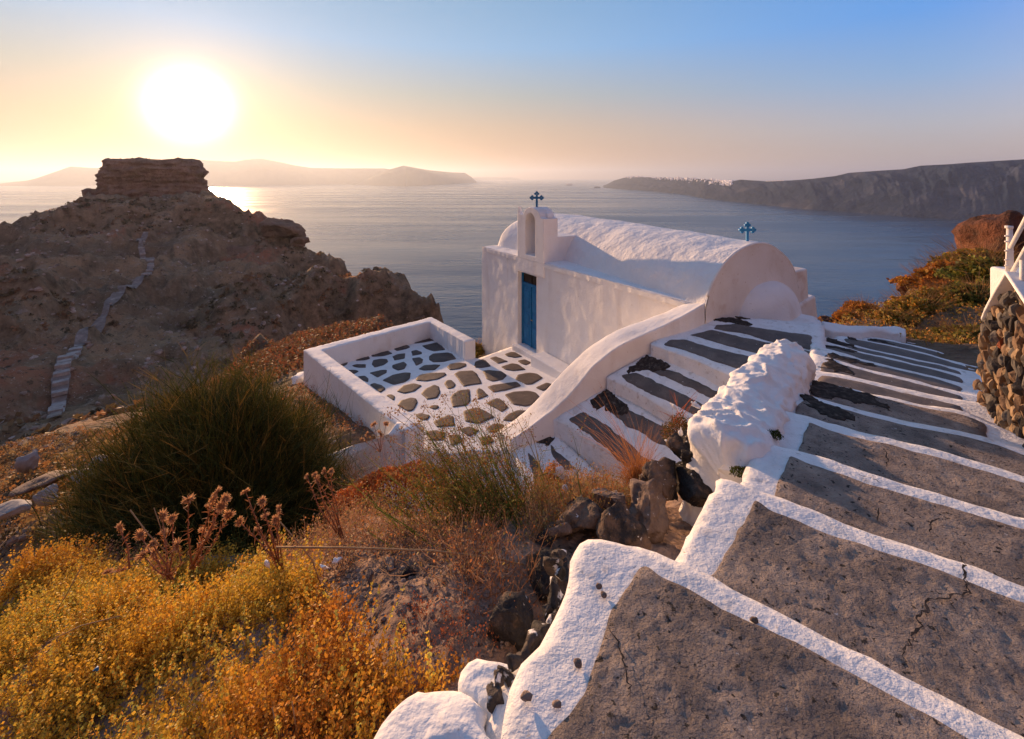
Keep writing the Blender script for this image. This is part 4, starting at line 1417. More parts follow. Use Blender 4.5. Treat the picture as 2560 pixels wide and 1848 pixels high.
# panel left and right limits (left edge polyline from the strip down to the near edge)
PLEFT = [None,
         cN([(560, 250), (530, 330), (440, 450), (400, 550), (320, 670), (200, 800)]),
         cM([(370, 515), (330, 610), (290, 690), (255, 770), (240, 860)]),
         cM([(515, 240), (470, 330), (440, 460), (430, 560)]),
         [(2012, 1000), (1990, 1020), (1985, 1060)],
         [(2020, 965), (2010, 990), (2000, 1030)], cK([(330, 590), (318, 640), (310, 700)]),
         cK([(360, 470), (355, 540), (350, 600)]), cK([(395, 400), (385, 430), (380, 480)]), cK([(400, 320), (395, 350), (395, 400)]), cK([(365, 258), (375, 310), (380, 350)]),
         cK([(570, 250), (600, 290), (600, 330)]), cK([(790, 255), (800, 280), (800, 300)]), cK([(1000, 255), (1050, 270), (1050, 290)])]
XR = [4150, 4150, 4150, 4150, 2595, 2465, 2402, 2404, 2402, 2405, 2403, 2415, 2412, 2445]


def interp_edge(e, x):
    a = np.array(sorted(e)); return float(np.interp(x, a[:, 0], a[:, 1]))


for k in range(14):
    z = ZS[k]; P = flat(z)
    farE = E[k]
    if k == 0:
        nearE = [(5600, 3600), (9000, 7000), (1500, 9000), (1225, 2500), (1230, 1900), (1235, 1848), (1265, 1770), (1280, 1700), (1310, 1650), (1345, 1600), (1390, 1545), (1425, 1450)]
        poly = farE + nearE
    else:
        pe = E[k - 1]; zr = z / ZS[k - 1]
        nearE = [(x, HY + (y - HY) * zr * 1.13 + 3) for x, y in pe if x >= farE[0][0] - 260]
        poly = farE + nearE[::-1]
    res = .045 if k < 3 else .06 if k < 6 else .09
    o = relief('step', un(P, poly), P.z, M['stepwhite'], stairs, res=res, wob=.014 if k < 6 else .02, edge=.018, edge_drop=.014, depth=.45, amp=0, base=.008, smooth_it=1)
    o.matrix_parent_inverse = Matrix.Translation(-Vector(stairs.location))
    th = lambda x: float(np.interp(x, [1700, 2100, 2400], TH[k]))
    xr = XR[k]
    if k == 0:
        pan = [(1613, 1416), (1650, 1444), (1700, 1470)] + [(1808, 1525), (1991, 1619), (2119, 1687), (2247, 1764), (2400, 1850), (2900, 2105), (4150, 2790), (5400, 3600), (8500, 6800), (1600, 8500), (1290, 2300), (1330, 1900),
                                                           (1379, 1840), (1464, 1755), (1490, 1661), (1519, 1572), (1536, 1525), (1558, 1478), (1575, 1448)]
    else:
        xl = PLEFT[k][0][0]
        top = [PLEFT[k][0]] + [(x, y + th(x)) for x, y in farE if xl + 12 < x < xr - 10] + [(xr, interp_edge(farE, xr) + th(xr) + (4 if xr < 2900 else 0))]
        pe = E[k - 1]; zr = z / ZS[k - 1]
        low_ = [(x, HY + (y - HY) * zr * 1.06 + 2) for x, y in pe if PLEFT[k][-1][0] + 6 < x < xr + 14]
        low_ = low_ + ([(xr + 12, HY + (interp_edge(pe, xr + 12) - HY) * zr * 1.06 + 2)] if xr < 2900 else [])
        pan = top + low_[::-1] + PLEFT[k][::-1][:-1]
    rough_ = k < 6
    relief('tread_panel', un(P, pan), P.z, M['concrete'] if rough_ else M['smooth_concrete'], o, res=.017 if k < 2 else .024 if k < 4 else .06, wob=.010 if k < 6 else .015, edge=.015, edge_drop=.003,
           depth=.03, amp=.0036 if rough_ else .002, nfreq=48 if rough_ else 9, base=.008, zoff=.014 if rough_ else .006, smooth_it=1)
    TARS = {4: [cK([(200, 800), (330, 870), (450, 900), (620, 960), (640, 1050), (450, 1010), (300, 950), (200, 900)])],
            5: [cK([(275, 660), (390, 690), (560, 720), (700, 760), (860, 830), (1060, 930), (1050, 955), (800, 900), (500, 850), (280, 790), (268, 740)])],
            7: [cK([(360, 500), (390, 440), (450, 450), (640, 540), (645, 582), (500, 560), (362, 530)])],
            8: [cK([(395, 395), (440, 392), (600, 430), (850, 500), (860, 520), (700, 490), (500, 440), (400, 415)])],
            9: [cK([(375, 310), (480, 325), (690, 385), (680, 405), (560, 370), (375, 338)])],
            10: [cK([(360, 255), (380, 240), (500, 265), (680, 330), (700, 350), (520, 310), (370, 300)])],
            11: [cK([(575, 240), (650, 240), (700, 270), (640, 272)])], 12: [cK([(785, 255), (840, 250), (920, 270), (1040, 310), (960, 305), (840, 272)])],
            }
    for tp in TARS.get(k, []):
        relief('bitumen_patch', un(P, tp), P.z, M['tar'], o, res=.02, wob=.05, wf=16, edge=.01, edge_drop=.003, depth=.02, amp=.002, nfreq=12, base=.008, zoff=.022 if k < 6 else .010, smooth_it=1)


# cracks in the treads: thin sunken dark seams
def crack(P, pts, w, parent, zoff=.024):
    p = [P.un(x, y) for x, y in pts]
    fine = []
    for a, b in zip(p[:-1], p[1:]):
        for j in range(5):
            q = a.lerp(b, j / 5); q += Vector((random.uniform(-1, 1), random.uniform(-1, 1), 0)) * .008
            fine.append(q)
    fine.append(p[-1])
    L_, R_ = [], []
    for j, q in enumerate(fine):
        d = (fine[min(j + 1, len(fine) - 1)] - fine[max(j - 1, 0)]).normalized(); n_ = Vector((d.y, -d.x, 0))
        ww = w * random.uniform(.3, 1.2) * math.sin(math.pi * (j + .6) / (len(fine) + .2)) ** .5
        L_.append(q + n_ * ww / 2 + Vector((0, 0, zoff))); R_.append(q - n_ * ww / 2 + Vector((0, 0, zoff)))
    n_ = len(fine)
    return mesh('crack', L_ + R_, [(j, j + 1, n_ + j + 1, n_ + j) for j in range(n_ - 1)], M['tar'], parent)


sk = [c for c in stairs.children if c.name.startswith('step')]
sk = sorted(sk, key=lambda o_: -np.mean([v.co.z for v in o_.data.vertices]))
crack(flat(ZS[1]), cN([(1790, 690), (1805, 800), (1790, 815), (1690, 840), (1570, 860), (1560, 920), (1510, 960), (1530, 1010), (1480, 1080), (1440, 1140), (1430, 1230)]), .011, sk[1])
crack(flat(ZS[1]), cN([(1690, 840), (1730, 910)]), .008, sk[1])
crack(flat(ZS[0]), c7([(1570, 990), (1640, 1120), (1660, 1250), (1700, 1360), (1690, 1440)]), .007, sk[0])
crack(flat(ZS[2]), cM([(1060, 940), (1050, 1060)]), .009, sk[2]); crack(flat(ZS[2]), cM([(1550, 1030), (1480, 1060), (1460, 1140)]), .009, sk[2])
crack(flat(ZS[2]), cM([(900, 680), (1000, 710), (1080, 745)]), .008, sk[2]); crack(flat(ZS[3]), cM([(1100, 470), (1135, 560), (1130, 630)]), .008, sk[3])
crack(flat(ZS[1]), cM([(1700, 1330), (1745, 1440), (1750, 1600)]), .010, sk[1])

# white divider between the two flights
dv_ = relief('divider', [W(*q) for q in [(2052, 792, -2.78), (2062, 836, -2.72), (2066, 880, -2.62), (2062, 930, -2.42), (2045, 975, -2.25), (2010, 985, -2.25), (2020, 930, -2.45), (2028, 870, -2.68), (2026, 800, -2.78)]],
             Plane(*[W(*q) for q in [(2052, 792, -2.78), (2066, 880, -2.62), (2045, 975, -2.25), (2010, 985, -2.25), (2026, 800, -2.78)]]).z, M['stepwhite'], None, res=.05, wob=.015, edge=.04, edge_drop=.03, depth=.5, amp=.015)
tag(dv_, 'narrow white painted strip dividing the main stairway from the side steps', 'kerb')
rl = wall_strip('kerb_wall', [W(*q) for q in [(2055, 802, -2.86), (2080, 806, -2.87), (2120, 813, -2.88), (2165, 819, -2.90), (2205, 815, -2.92), (2240, 816, -2.93), (2262, 826, -2.97)]],
                [W(*q) for q in [(2055, 822, -2.86), (2080, 828, -2.86), (2120, 832, -2.88), (2165, 832, -2.90), (2205, 829, -2.92), (2240, 832, -2.93), (2266, 842, -2.98)]], -3.4, M['vault'], n=50, crown=.03, amp=.035)
tag(rl, 'lumpy low white kerb wall along the far edge of the stairway', 'kerb')


# ------------------------------------------------------------------ the white rubble wall between the flights
def mound():
    L_ = [WY(x, y, Y) for x, y, Y in [(1945, 857, 4.95), (1920, 868, 4.9), (1905, 885, 4.7), (1880, 910, 4.45), (1842, 932, 4.15), (1822, 962, 3.95), (1785, 992, 3.7), (1768, 1022, 3.5), (1745, 1050, 3.2), (1740, 1085, 3.0)]]
    R__ = [WY(x, y, Y) for x, y, Y in [(1998, 860, 4.85), (2012, 880, 4.75), (2008, 905, 4.6), (1990, 930, 4.35), (1975, 955, 4.1), (1960, 985, 3.85), (1945, 1015, 3.55), (1925, 1050, 3.3), (1905, 1090, 3.0), (1870, 1130, 2.8)]]
    L_ = np.array(L_); R__ = np.array(R__)
    n = 170; m_ = 84
    u = np.linspace(0, len(L_) - 1, n)
    L_ = np.stack([np.interp(u, np.arange(len(L_)), L_[:, k]) for k in range(3)], -1)
    R__ = np.stack([np.interp(u, np.arange(len(R__)), R__[:, k]) for k in range(3)], -1)
    V = []
    for j in range(n):
        f = j / (n - 1)
        a, b = L_[j], R__[j]
        wd = b - a; wd[2] = 0; wd /= np.linalg.norm(wd) + 1e-9
        for k in range(m_):
            t_ = k / (m_ - 1)
            if t_ < .3:
                g_ = t_ / .3
                p = a - wd * .10 * (1 - g_) ** .8; z = a[2] - (1 - g_) ** 1.5 * 1.15
            elif t_ < .62:
                g_ = (t_ - .3) / .32
                p = a + (b - a) * g_; z = p[2] + .045 * math.sin(math.pi * g_)
            else:
                g_ = (t_ - .62) / .38
                base = -.62 - .25 * f
                p = b + wd * (.13 + .10 * f) * g_ ** .7; z = b[2] + base * g_ ** 1.3
            V.append((p[0], p[1], z))
    V = np.array(V).reshape(n, m_, 3)
    # round off both ends
    for e0, rng2 in ((0, range(0, 7)), (n - 1, range(n - 1, n - 8, -1))):
        c = V[e0].mean(0)
        for q, j in enumerate(rng2):
            s = math.sqrt(max(0, 1 - (1 - q / 7) ** 2)) * .75 + .25
            cj = V[j].mean(0)
            V[j, :, :2] = cj[:2] + (V[j, :, :2] - cj[:2]) * s
            V[j, :, 2] -= (1 - s) * .22
    for _ in range(1):
        V[1:-1, 1:-1] = V[1:-1, 1:-1] * .6 + (V[:-2, 1:-1] + V[2:, 1:-1] + V[1:-1, :-2] + V[1:-1, 2:]) * .1
    N = np.cross(np.gradient(V, axis=0), np.gradient(V, axis=1)); N /= np.linalg.norm(N, axis=-1)[..., None] + 1e-9
    rw = np.random.default_rng(9)
    pw = V.reshape(-1, 3)[rw.choice(V.shape[0] * V.shape[1], 75, replace=False)]
    dw = np.sort(np.linalg.norm(V.reshape(-1, 1, 3) - pw[None], axis=-1), axis=1)
    cell = (-.030 * np.clip(1 - (dw[:, 1] - dw[:, 0]) / .07, 0, 1) ** 1.5 + .008 * (rw.random(75)[np.argmin(np.linalg.norm(V.reshape(-1, 1, 3) - pw[None], axis=-1), axis=1)] - .5)).reshape(V.shape[:2])
    d = .030 * fbm(V * 2.2, 2) - .026 * np.abs(fbm(V * 4.5 + 3, 2)) + cell + .015 * fbm(V * 12, 3) + .006 * fbm(V * 40, 2)
    V = V + N * d[..., None] * -1
    i = np.arange(n - 1)[:, None] * m_ + np.arange(m_ - 1)[None]
    Q = np.stack([i, i + 1, i + m_ + 1, i + m_], -1).reshape(-1, 4)
    o = npmesh('rubble_wall', V.reshape(-1, 3), Q, M['plaster'], None, True)
    bm = bmesh.new(); bm.from_mesh(o.data); bm.verts.ensure_lookup_table()
    for st in (0, (n - 1) * m_):
        bm.faces.new([bm.verts[st + k] for k in range(m_)])
    bmesh.ops.recalc_face_normals(bm, faces=bm.faces); bm.to_mesh(o.data); bm.free()
    return tag(o, 'thick lumpy whitewashed rubble wall between the two flights of steps', 'wall')


mw = mound()
# white painted stones at the near end, lower left corner of the picture
def wz(z): return lambda x, y: x * 0 + z


def pillow(name, pts, z, rise, m, lab, cat='stone', tilt=None, **k):
    P = flat(z)
    kk = dict(res=.025, wob=.015, edge=.016, edge_drop=.022, depth=.45, amp=.012, nfreq=7, rise=rise, rise_w=.14)
    kk.update(k)
    o = relief(name, un(P, pts), (tilt or wz(z)), m, None, **kk)
    return tag(o, lab, cat)


pillow('kerb_stone', c7([(120, 1800), (200, 1637), (300, 1480), (400, 1380), (480, 1310), (540, 1290), (640, 1310), (760, 1420), (840, 1500), (880, 1637), (900, 1900)]), -1.64, .012, M['vault'],
       'white painted kerb stone in the bottom centre, left of its twin', rise_w=.12, wob=.03, amp=.02, nfreq=4, tilt=Plane((-.6, 1.2, -1.64), (-.1, 1.2, -1.60), (-.4, 1.7, -1.66)).z)
pillow('kerb_stone', c7([(715, 1340), (760, 1210), (840, 1150), (920, 1120), (1060, 1160), (1130, 1260), (1180, 1380), (1225, 1460), (1240, 1500), (1235, 1637), (1220, 1900), (930, 1900), (900, 1640), (850, 1490)]), -1.63, .012,
       M['vault'], 'broad white painted kerb stone between its twin and the lowest step', rise_w=.12, wob=.028, amp=.018, nfreq=4)
pillow('broken_kerb', c7([(1080, 1130), (1200, 1110), (1250, 1040), (1250, 940), (1290, 880), (1380, 890), (1440, 960), (1420, 1080), (1370, 1180), (1330, 1300), (1290, 1380), (1230, 1400), (1130, 1250)]), -1.62, .03, M['vault'],
       'crumbling white plaster kerb with a gap beside the lowest step', amp=.03, nfreq=9, cat='kerb')
for (x, y, sz, sd, mm, lab) in [(1316, 1752, (.022, .016, .012), 5, 'brownrock', 'tan pebble wedged in the gap of the broken white kerb'),
                                (1392, 1768, (.014, .011, .009), 6, 'brownrock', 'small pebble below the gap of the broken white kerb'),
                                (1497, 1475, (.014, .012, .012), 7, 'brownrock', 'upper pebble lying on the white edge of the lowest step'),
                                (1509, 1494, (.013, .012, .010), 8, 'brownrock', 'lower of two pebbles lying on the white edge of the lowest step'),
                                (1444, 1666, (.014, .014, .011), 9, 'brownrock', 'single brown pebble lying on the white margin near the broken kerb'),
                                (1636, 1680, (.012, .010, .009), 10, 'brownrock', 'tiny pebble on the rough concrete of the lowest tread'),
                                (1885, 1555, (.016, .013, .008), 11, 'basalt', 'dark pebble on the white nosing of the lowest step')]:
    p = W(x, y, -1.55)
    tag(rock('pebble', (p.x, p.y, -1.545 + sz[2] * .5), sz, sd, M[mm], sub=2), lab, 'pebble')

# broken dark stones with paint splashes along the left edge of the lowest step
M['splashed'] = mat('paint-splashed black stone', (.05, .04, .04), .8, cols=[(.3, (.012, .011, .011)), (.5, (.05, .04, .035)), (.75, (.16, .11, .08))], nscale=9,
                    bumps=[(14, .8, .03), (60, .6, .006)], layers=[(17, .56, .60, (.72, .70, .68))])
rq = random.Random(12)
ORD = ['uppermost'] + [q_ + ' from the top' for q_ in 'second third fourth fifth sixth seventh eighth ninth tenth eleventh twelfth'.split()] + ['last but one', 'lowest']
edge_pts = [(1412, 1372), (1404, 1398), (1412, 1425), (1396, 1452), (1402, 1480), (1380, 1508), (1388, 1535), (1362, 1560), (1345, 1590), (1325, 1612), (1300, 1640), (1285, 1665), (1262, 1690), (1250, 1722)]
for k_, (x, y) in enumerate(edge_pts):
    p = W(x - 6, y + 4, -1.60)
    s_ = rq.uniform(.028, .055)
    tag(rock('edge_stone', (p.x - .01, p.y, -1.62 + rq.uniform(-.02, .01)), (s_, s_ * rq.uniform(.8, 1.3), s_ * rq.uniform(.7, 1.1)), 300 + k_, M['splashed'], (rq.uniform(-.4, .4), rq.uniform(-.4, .4), rq.uniform(0, 3)), 3, rough=.22, cut=.6),
        ORD[k_] + ' of the paint-splashed stones edging the lowest step', 'stone', 'paint-splashed stones along the lowest step')
# dark boulders edging the stairway
BOUL = [((1455, 1290, 2.75), (.26, .17, .17), 31, 'basalt', (.2, .3, .6), 'black and brown basalt boulder above the white edge of the lowest step'),
        ((1560, 1330, 2.55), (.20, .15, .15), 32, 'basalt', (.1, -.2, 1.0), 'reddish brown boulder next to the white side margin'),
        ((1620, 1275, 2.85), (.24, .17, .16), 33, 'brownrock', (.3, .1, .5), 'brown boulder leaning against the white step margin'),
        ((1660, 1200, 3.1), (.17, .15, .13), 34, 'basalt', (.2, .3, .2), 'smooth black boulder in the middle of the boulder row'),
        ((1745, 1215, 3.0), (.26, .20, .16), 35, 'basalt', (0, .2, .9), 'grey speckled boulder under the end of the white rubble wall'),
        ((1745, 1130, 3.15), (.22, .18, .16), 36, 'basalt', (.4, 0, .4), 'dark boulder wedged below the cracked end of the rubble wall'),
        ((1400, 1325, 2.6), (.085, .055, .05), 37, 'brownrock', (0, .1, .2), 'flat brown stone with a white paint splash by the top of the white blob'),
        ((1530, 1255, 2.95), (.16, .12, .12), 38, 'brownrock', (.5, .2, .1), 'rough brown stone behind the black and brown boulder'),
        ((1365, 1440, 2.25), (.12, .20, .18), 39, 'basalt', (.2, .1, .3), 'speckled black rock left of the white step corner'),
        ((1300, 1585, 1.92), (.16, .13, .12), 40, 'basalt', (.1, .4, .5), 'black lichen-spotted rock beside the broken white kerb'),
        ((1400, 1530, 1.98), (.07, .08, .07), 41, 'brownrock', (.1, .4, 1.5), 'small brown rock in the notch beside the white corner'),
        ((1370, 1355, 2.65), (.15, .12, .10), 42, 'basalt', (.0, .2, 1.1), 'grey rock partly hidden under twigs left of the white corner'),
        ((1015, 1440, 2.35), (.055, .05, .042), 43, 'basalt', (0, .2, .3), 'small black stone lying on the bare soil'),
        ((925, 1440, 2.35), (.04, .04, .035), 44, 'brownrock', (0, .2, 1), 'small grey-brown stone lying left of the black one on the soil'),
        ((975, 1415, 2.45), (.06, .04, .03), 45, 'brownrock', (0, .0, 2), 'flat brown stone lying behind the black one on the soil'),
        ((1190, 1420, 2.4), (.13, .09, .07), 46, 'brownrock', (0, .1, .5), 'rounded brown stone half buried under twigs'),
        ((1135, 1690, 1.78), (.05, .06, .05), 47, 'basalt', (.3, .1, .5), 'dark rock tucked behind the white kerb stones'),
        ((1155, 1600, 1.9), (.06, .06, .03), 48, 'brownrock', (.3, .1, .5), 'low brown stone at the edge of the yellow shrubs')]
for (x, y, Y), sz, sd, mm, rt, lab in BOUL:
    p = WY(x, y, Y)
    tag(rock('boulder' if max(sz) > .1 else 'stone', p, tuple(.95 * q_ for q_ in sz), sd, M[mm], rt, 5 if max(sz) > .15 else 4 if max(sz) > .1 else 3, rough=.17, cut=.62), lab, 'boulder' if max(sz) > .1 else 'stone')

# ------------------------------------------------------------------ stone wall at the right
sw = empty('stone_wall', (4.4, 4.0, -2.4))
tag(sw, 'rough stone wall with a white gabled coping at the right edge', 'wall')


def adopt(o, parent):
    o.parent = parent
    o.matrix_parent_inverse = Matrix.Translation(-Vector(parent.location))
    return o


A0 = np.array([4.77, 4.54]); dF = np.array([-.54, -.84]); dB = np.array([.84, -.54])


def fp(p, z, b=0):
    q = A0 + dF * p + dB * b
    return (q[0], q[1], z)


prof_w = [(-.10, -2.75), (.0, -2.2), (.12, -1.75), (.30, -1.42), (.42, -1.30), (.85, -.90), (1.2, -1.02), (1.6, -1.2), (1.9, -2.9)]
core = lofted('mortar_core', [[fp(p + .0, z, .07) for p, z in prof_w], [fp(p, z, 2.2) for p, z in prof_w]], M['mortar'], None, bev=0)
adopt(core, sw)
outline = [(-.14, -2.7), (-.04, -2.2), (.08, -1.75), (.28, -1.40), (.85, -.93), (1.2, -1.06), (1.6, -1.26), (1.75, -2.5)]
k = 0
rs_ = np.random.default_rng(3)
cell_p, cell_z = .085, .15
zz = -2.5
row = 0
tri_n = 0
while zz < -.92:
    pp = -.16 + (row % 2) * .035
    while pp < 1.62:
        cp_, cz_ = pp + rs_.uniform(-.015, .015), zz + rs_.uniform(-.025, .025)
        if inside(cp_, cz_, outline):
            sz = (rs_.uniform(.032, .060), .055, rs_.uniform(.06, .13))
            if rs_.random() < .15: sz = (sz[0] * 1.3, .06, sz[2] * 1.25)
            col = M['wallstone'][rs_.choice(5, p=[.30, .26, .27, .155, .015])]
            V, Fc = rock_geo(int(rs_.integers(1e6)), sz, (0, rs_.uniform(-.45, .45), 0), 2, rough=.20, cut=.58)
            rz = math.atan2(dF[1], dF[0])
            Mz = np.array(Matrix.Rotation(rz, 3, 'Z'))
            o = npmesh('stone', V @ Mz.T, Fc, col, None, False)
            q = fp(cp_, cz_, rs_.uniform(.02, .055)); o.location = q
            adopt(o, sw); tri_n += 1
        pp += cell_p * rs_.uniform(.9, 1.15)
    zz += cell_z * .82; row += 1
# side face stones (toward the stairs, left edge)
for k in range(40):
    z = rs_.uniform(-2.6, -1.35); b = rs_.uniform(.0, 1.0)
    p_ = np.interp(z, [-2.7, -2.2, -1.75, -1.42], [-.12, -.02, .1, .28])
    V, Fc = rock_geo(int(rs_.integers(1e6)), (.05, .05, .07), (0, 0, rs_.uniform(0, 3)), 2, rough=.12)
    o = npmesh('stone', V, Fc, M['wallstone'][k % 4], None, True); o.location = fp(p_, z, b + .1); adopt(o, sw)
# white coping following the gable
cps = [(.26, -1.43), (.36, -1.31), (.60, -1.08), (.85, -.865), (1.05, -.95), (1.35, -1.08), (1.7, -1.24)]
cr = [[fp(p, z + .012 - .0, -.02), fp(p, z + .05, -.02), fp(p, z + .05, 2.3), fp(p, z + .012, 2.3)] for p, z in cps]
adopt(lofted('coping', cr, M['plaster'], None, bev=.012), sw)
blk = box('white_block', (0, 0, 0), (.5, .32, .62), M['plaster'], None, .03)
blk.location = (4.93, 4.30, -1.55); blk.rotation_euler = (0, 0, R(-12))
tag(blk, 'white plastered block behind the gabled coping at the right edge', 'block')
# railing
rlg = empty('railing', (4.45, 3.95, -1.0))
tag(rlg, 'white pipe railing standing on the stone wall at the right edge', 'railing')
pb = WY(2524, 700, 3.95)
adopt(tube('post', [pb, WY(2524, 568, 3.95)], [.030, .020], M['whitemetal'], None, 12), rlg)
adopt(tube('post', [WY(2515, 695, 3.95), WY(2518, 640, 3.95), WY(2522, 570, 3.95)], .009, M['whitemetal'], None, 8), rlg)
adopt(tube('post_cap', [WY(2522.5, 571, 3.95), WY(2522.5, 565, 3.95)], .028, M['whitemetal'], None, 12), rlg)
adopt(tube('handrail', [WY(2525, 622, 3.95), WY(2562, 552, 3.6), WY(2640, 400, 3.2)], .016, M['whitemetal'], None, 10), rlg)
adopt(tube('handrail', [WY(2528, 686, 3.95), WY(2562, 626, 3.6), WY(2640, 500, 3.2)], .016, M['whitemetal'], None, 10), rlg)
adopt(tube('post', [WY(2557, 720, 3.7), WY(2557, 640, 3.7)], .020, M['whitemetal'], None, 10), rlg)
for yy in (590, 604, 627, 650, 664, 684):
    adopt(tube('rail_clamp', [WY(2513, yy, 3.94), WY(2533, yy + 2, 3.94)], .008, M['whitemetal'], None, 8), rlg)

# ------------------------------------------------------------------ red lava outcrops on the right slope
for (x, y, Y), sz, sd, rt, lab in [((2540, 620, 19), (1.9, 2.0, 1.6), 61, (0, 0, .5), 'tall red-brown lava outcrop behind the railing'),
                                   ((2370, 715, 19), (1.3, .8, .5), 62, (0, -.25, .2), 'dark lava ledge jutting over the sea on the right slope'),
                                   ((2290, 722, 18), (.6, .6, .5), 63, (0, 0, .2), 'rounded dark rock at the left tip of the lava ledge'),
                                   ((2100, 795, 11.5), (.22, .2, .16), 64, (0, 0, 1.2), 'small dark rock on the slope edge right of the chapel'),
                                   ((2065, 800, 11.5), (.25, .2, .07), 65, (0, 0, 1.2), 'flat dark rock on the slope edge close to the chapel buttress'),
                                   ((2250, 790, 14), (.75, .5, .35), 66, (0, 0, .4), 'grey brown rock among the orange shrubs on the right slope')]:
    tag(rock('outcrop', WY(x, y, Y), sz, sd, M['redrock'] if sd != 66 else M['brownrock'], rt, 4, rough=.25), lab, 'rock')

# rusty orange stones and slabs on the lower left
M['slab'] = mat('pale grey stone slab', (.3, .28, .27), .8, cols=[(.3, (.20, .18, .17)), (.7, (.38, .36, .35))], nscale=2, bumps=[(4, .6, .05)])
for (x, y, Y), sz, sd, rt, mm, lab in [((72, 1155, 13.2), (.30, .15, .34), 71, (0, .5, .3), 'slab', 'upright pale stone slab at the lower left by the path'),
                                       ((118, 1240, 8.5), (.22, .12, .25), 72, (0, .6, .2), 'slab', 'white pointed stone at the left edge below the slab'),
                                       ((215, 1190, 9.5), (.25, .2, .14), 73, (0, .3, .5), 'slab', 'pale stone just left of the broom shrub'),
                                       ((262, 1150, 10), (.30, .2, .12), 74, (0, .3, .9), 'slab', 'pale stone peeking out behind the top left of the broom shrub'),
                                       ((100, 1205, 10.5), (1.1, .4, .13), 75, (0, -.35, -.3), 'brownrock', 'long brown ledge sloping across the lower left'),
                                       ((15, 1280, 7.5), (.5, .25, .12), 76, (0, -.3, -.3), 'slab', 'grey slab at the left picture edge below the brown ledge')]:
    tag(rock('stone', WY(x, y, Y), sz, sd, M[mm], rt, 3, rough=.2), lab, 'stone')
# ------------------------------------------------------------------ vegetation builders (numpy)
def leaves(c, size, col, jitter=.18, r=rng, aspect=.55, up=None):
    """one diamond leaf per centre c (n,3)"""
    n = len(c)
    size = np.broadcast_to(size, (n,))
    a = r.normal(size=(n, 3)); a /= np.linalg.norm(a, axis=1)[:, None]
    if up is not None: a = a * .6 + up; a /= np.linalg.norm(a, axis=1)[:, None]
    b = r.normal(size=(n, 3)); b -= (b * a).sum(1)[:, None] * a; b /= np.linalg.norm(b, axis=1)[:, None]
    a = a * size[:, None]; b = b * size[:, None] * aspect
    V = np.stack([c - a, c + b, c + a, c - b], 1).reshape(-1, 3)
    cc = np.repeat(np.clip(col * (1 + r.uniform(-jitter, jitter, (n, 1))), 0, 1), 4, 0)
    Q = np.arange(4 * n).reshape(-1, 4)
    return V, Q, cc


def strands(p0, d, L, w, col0, col1, segs=5, bend=None, wig=.0, r=rng):
    """ribbons from p0 along d (unit) with length L; bend is added quadratically"""
    n = len(p0)
    t = np.linspace(0, 1, segs + 1)
    L = np.broadcast_to(L, (n,)); w = np.broadcast_to(w, (n,))
    P_ = p0[:, None] + d[:, None] * (L[:, None] * t)[..., None]
    if bend is not None: P_ = P_ + bend[:, None] * (t ** 2)[None, :, None]
    if wig: P_ = P_ + r.normal(size=P_.shape) * wig * t[None, :, None]
    s = np.cross(d, r.normal(size=(n, 3))); s /= np.linalg.norm(s, axis=1)[:, None] + 1e-9
    ww = (w[:, None] * (1 - .75 * t))[..., None]
    A = P_ - s[:, None] * ww; B = P_ + s[:, None] * ww
    V = np.stack([A, B], 2).reshape(-1, 3)
    base = (np.arange(n) * (segs + 1) * 2)[:, None]
    k = (np.arange(segs) * 2)[None]
    Q = np.stack([base + k, base + k + 1, base + k + 3, base + k + 2], -1).reshape(-1, 4)
    col0 = np.broadcast_to(col0, (n, 3)); col1 = np.broadcast_to(col1, (n, 3))
    cc = col0[:, None] * (1 - t[None, :, None]) + col1[:, None] * t[None, :, None]
    cc = cc * (1 + r.uniform(-.2, .2, (n, 1, 1)))
    cc = np.repeat(cc, 2, 1).reshape(-1, 3)
    return V, Q, np.clip(cc, 0, 1), P_


def join(parts):
    V, Q, Cc, o = [], [], [], 0
    for v, q, c in parts:
        V.append(v); Q.append(q + o); Cc.append(c); o += len(v)
    return np.concatenate(V), np.concatenate(Q), np.concatenate(Cc)


def pick(cols, n, r=rng, p=None):
    return np.array(cols)[r.choice(len(cols), n, p=p)]


def unit(a):
    return a / (np.linalg.norm(a, axis=-1, keepdims=True) + 1e-9)


def proj(X, Y, Z):
    return CX + F * X / Y, HY - F * Z / Y


def inpoly(x, y, poly):
    c = np.zeros(len(x), bool); n = len(poly)
    for k in range(n):
        x1, y1 = poly[k]; x2, y2 = poly[(k + 1) % n]
        m_ = ((y1 > y) != (y2 > y))
        with np.errstate(divide='ignore', invalid='ignore'):
            xx = (x2 - x1) * (y - y1) / (y2 - y1 + 1e-12) + x1
        c ^= m_ & (x < xx)
    return c


def scatter(n, xr, yr, poly, r=rng):
    """points on the terrain, uniform in plan, kept where the patch lies"""
    X = r.uniform(*xr, n); Y = r.uniform(*yr, n)
    Z = H(X, Y)
    px, py = proj(X, np.maximum(Y, .3), Z)
    k = inpoly(px, py, poly)
    return X[k], Y[k], Z[k]


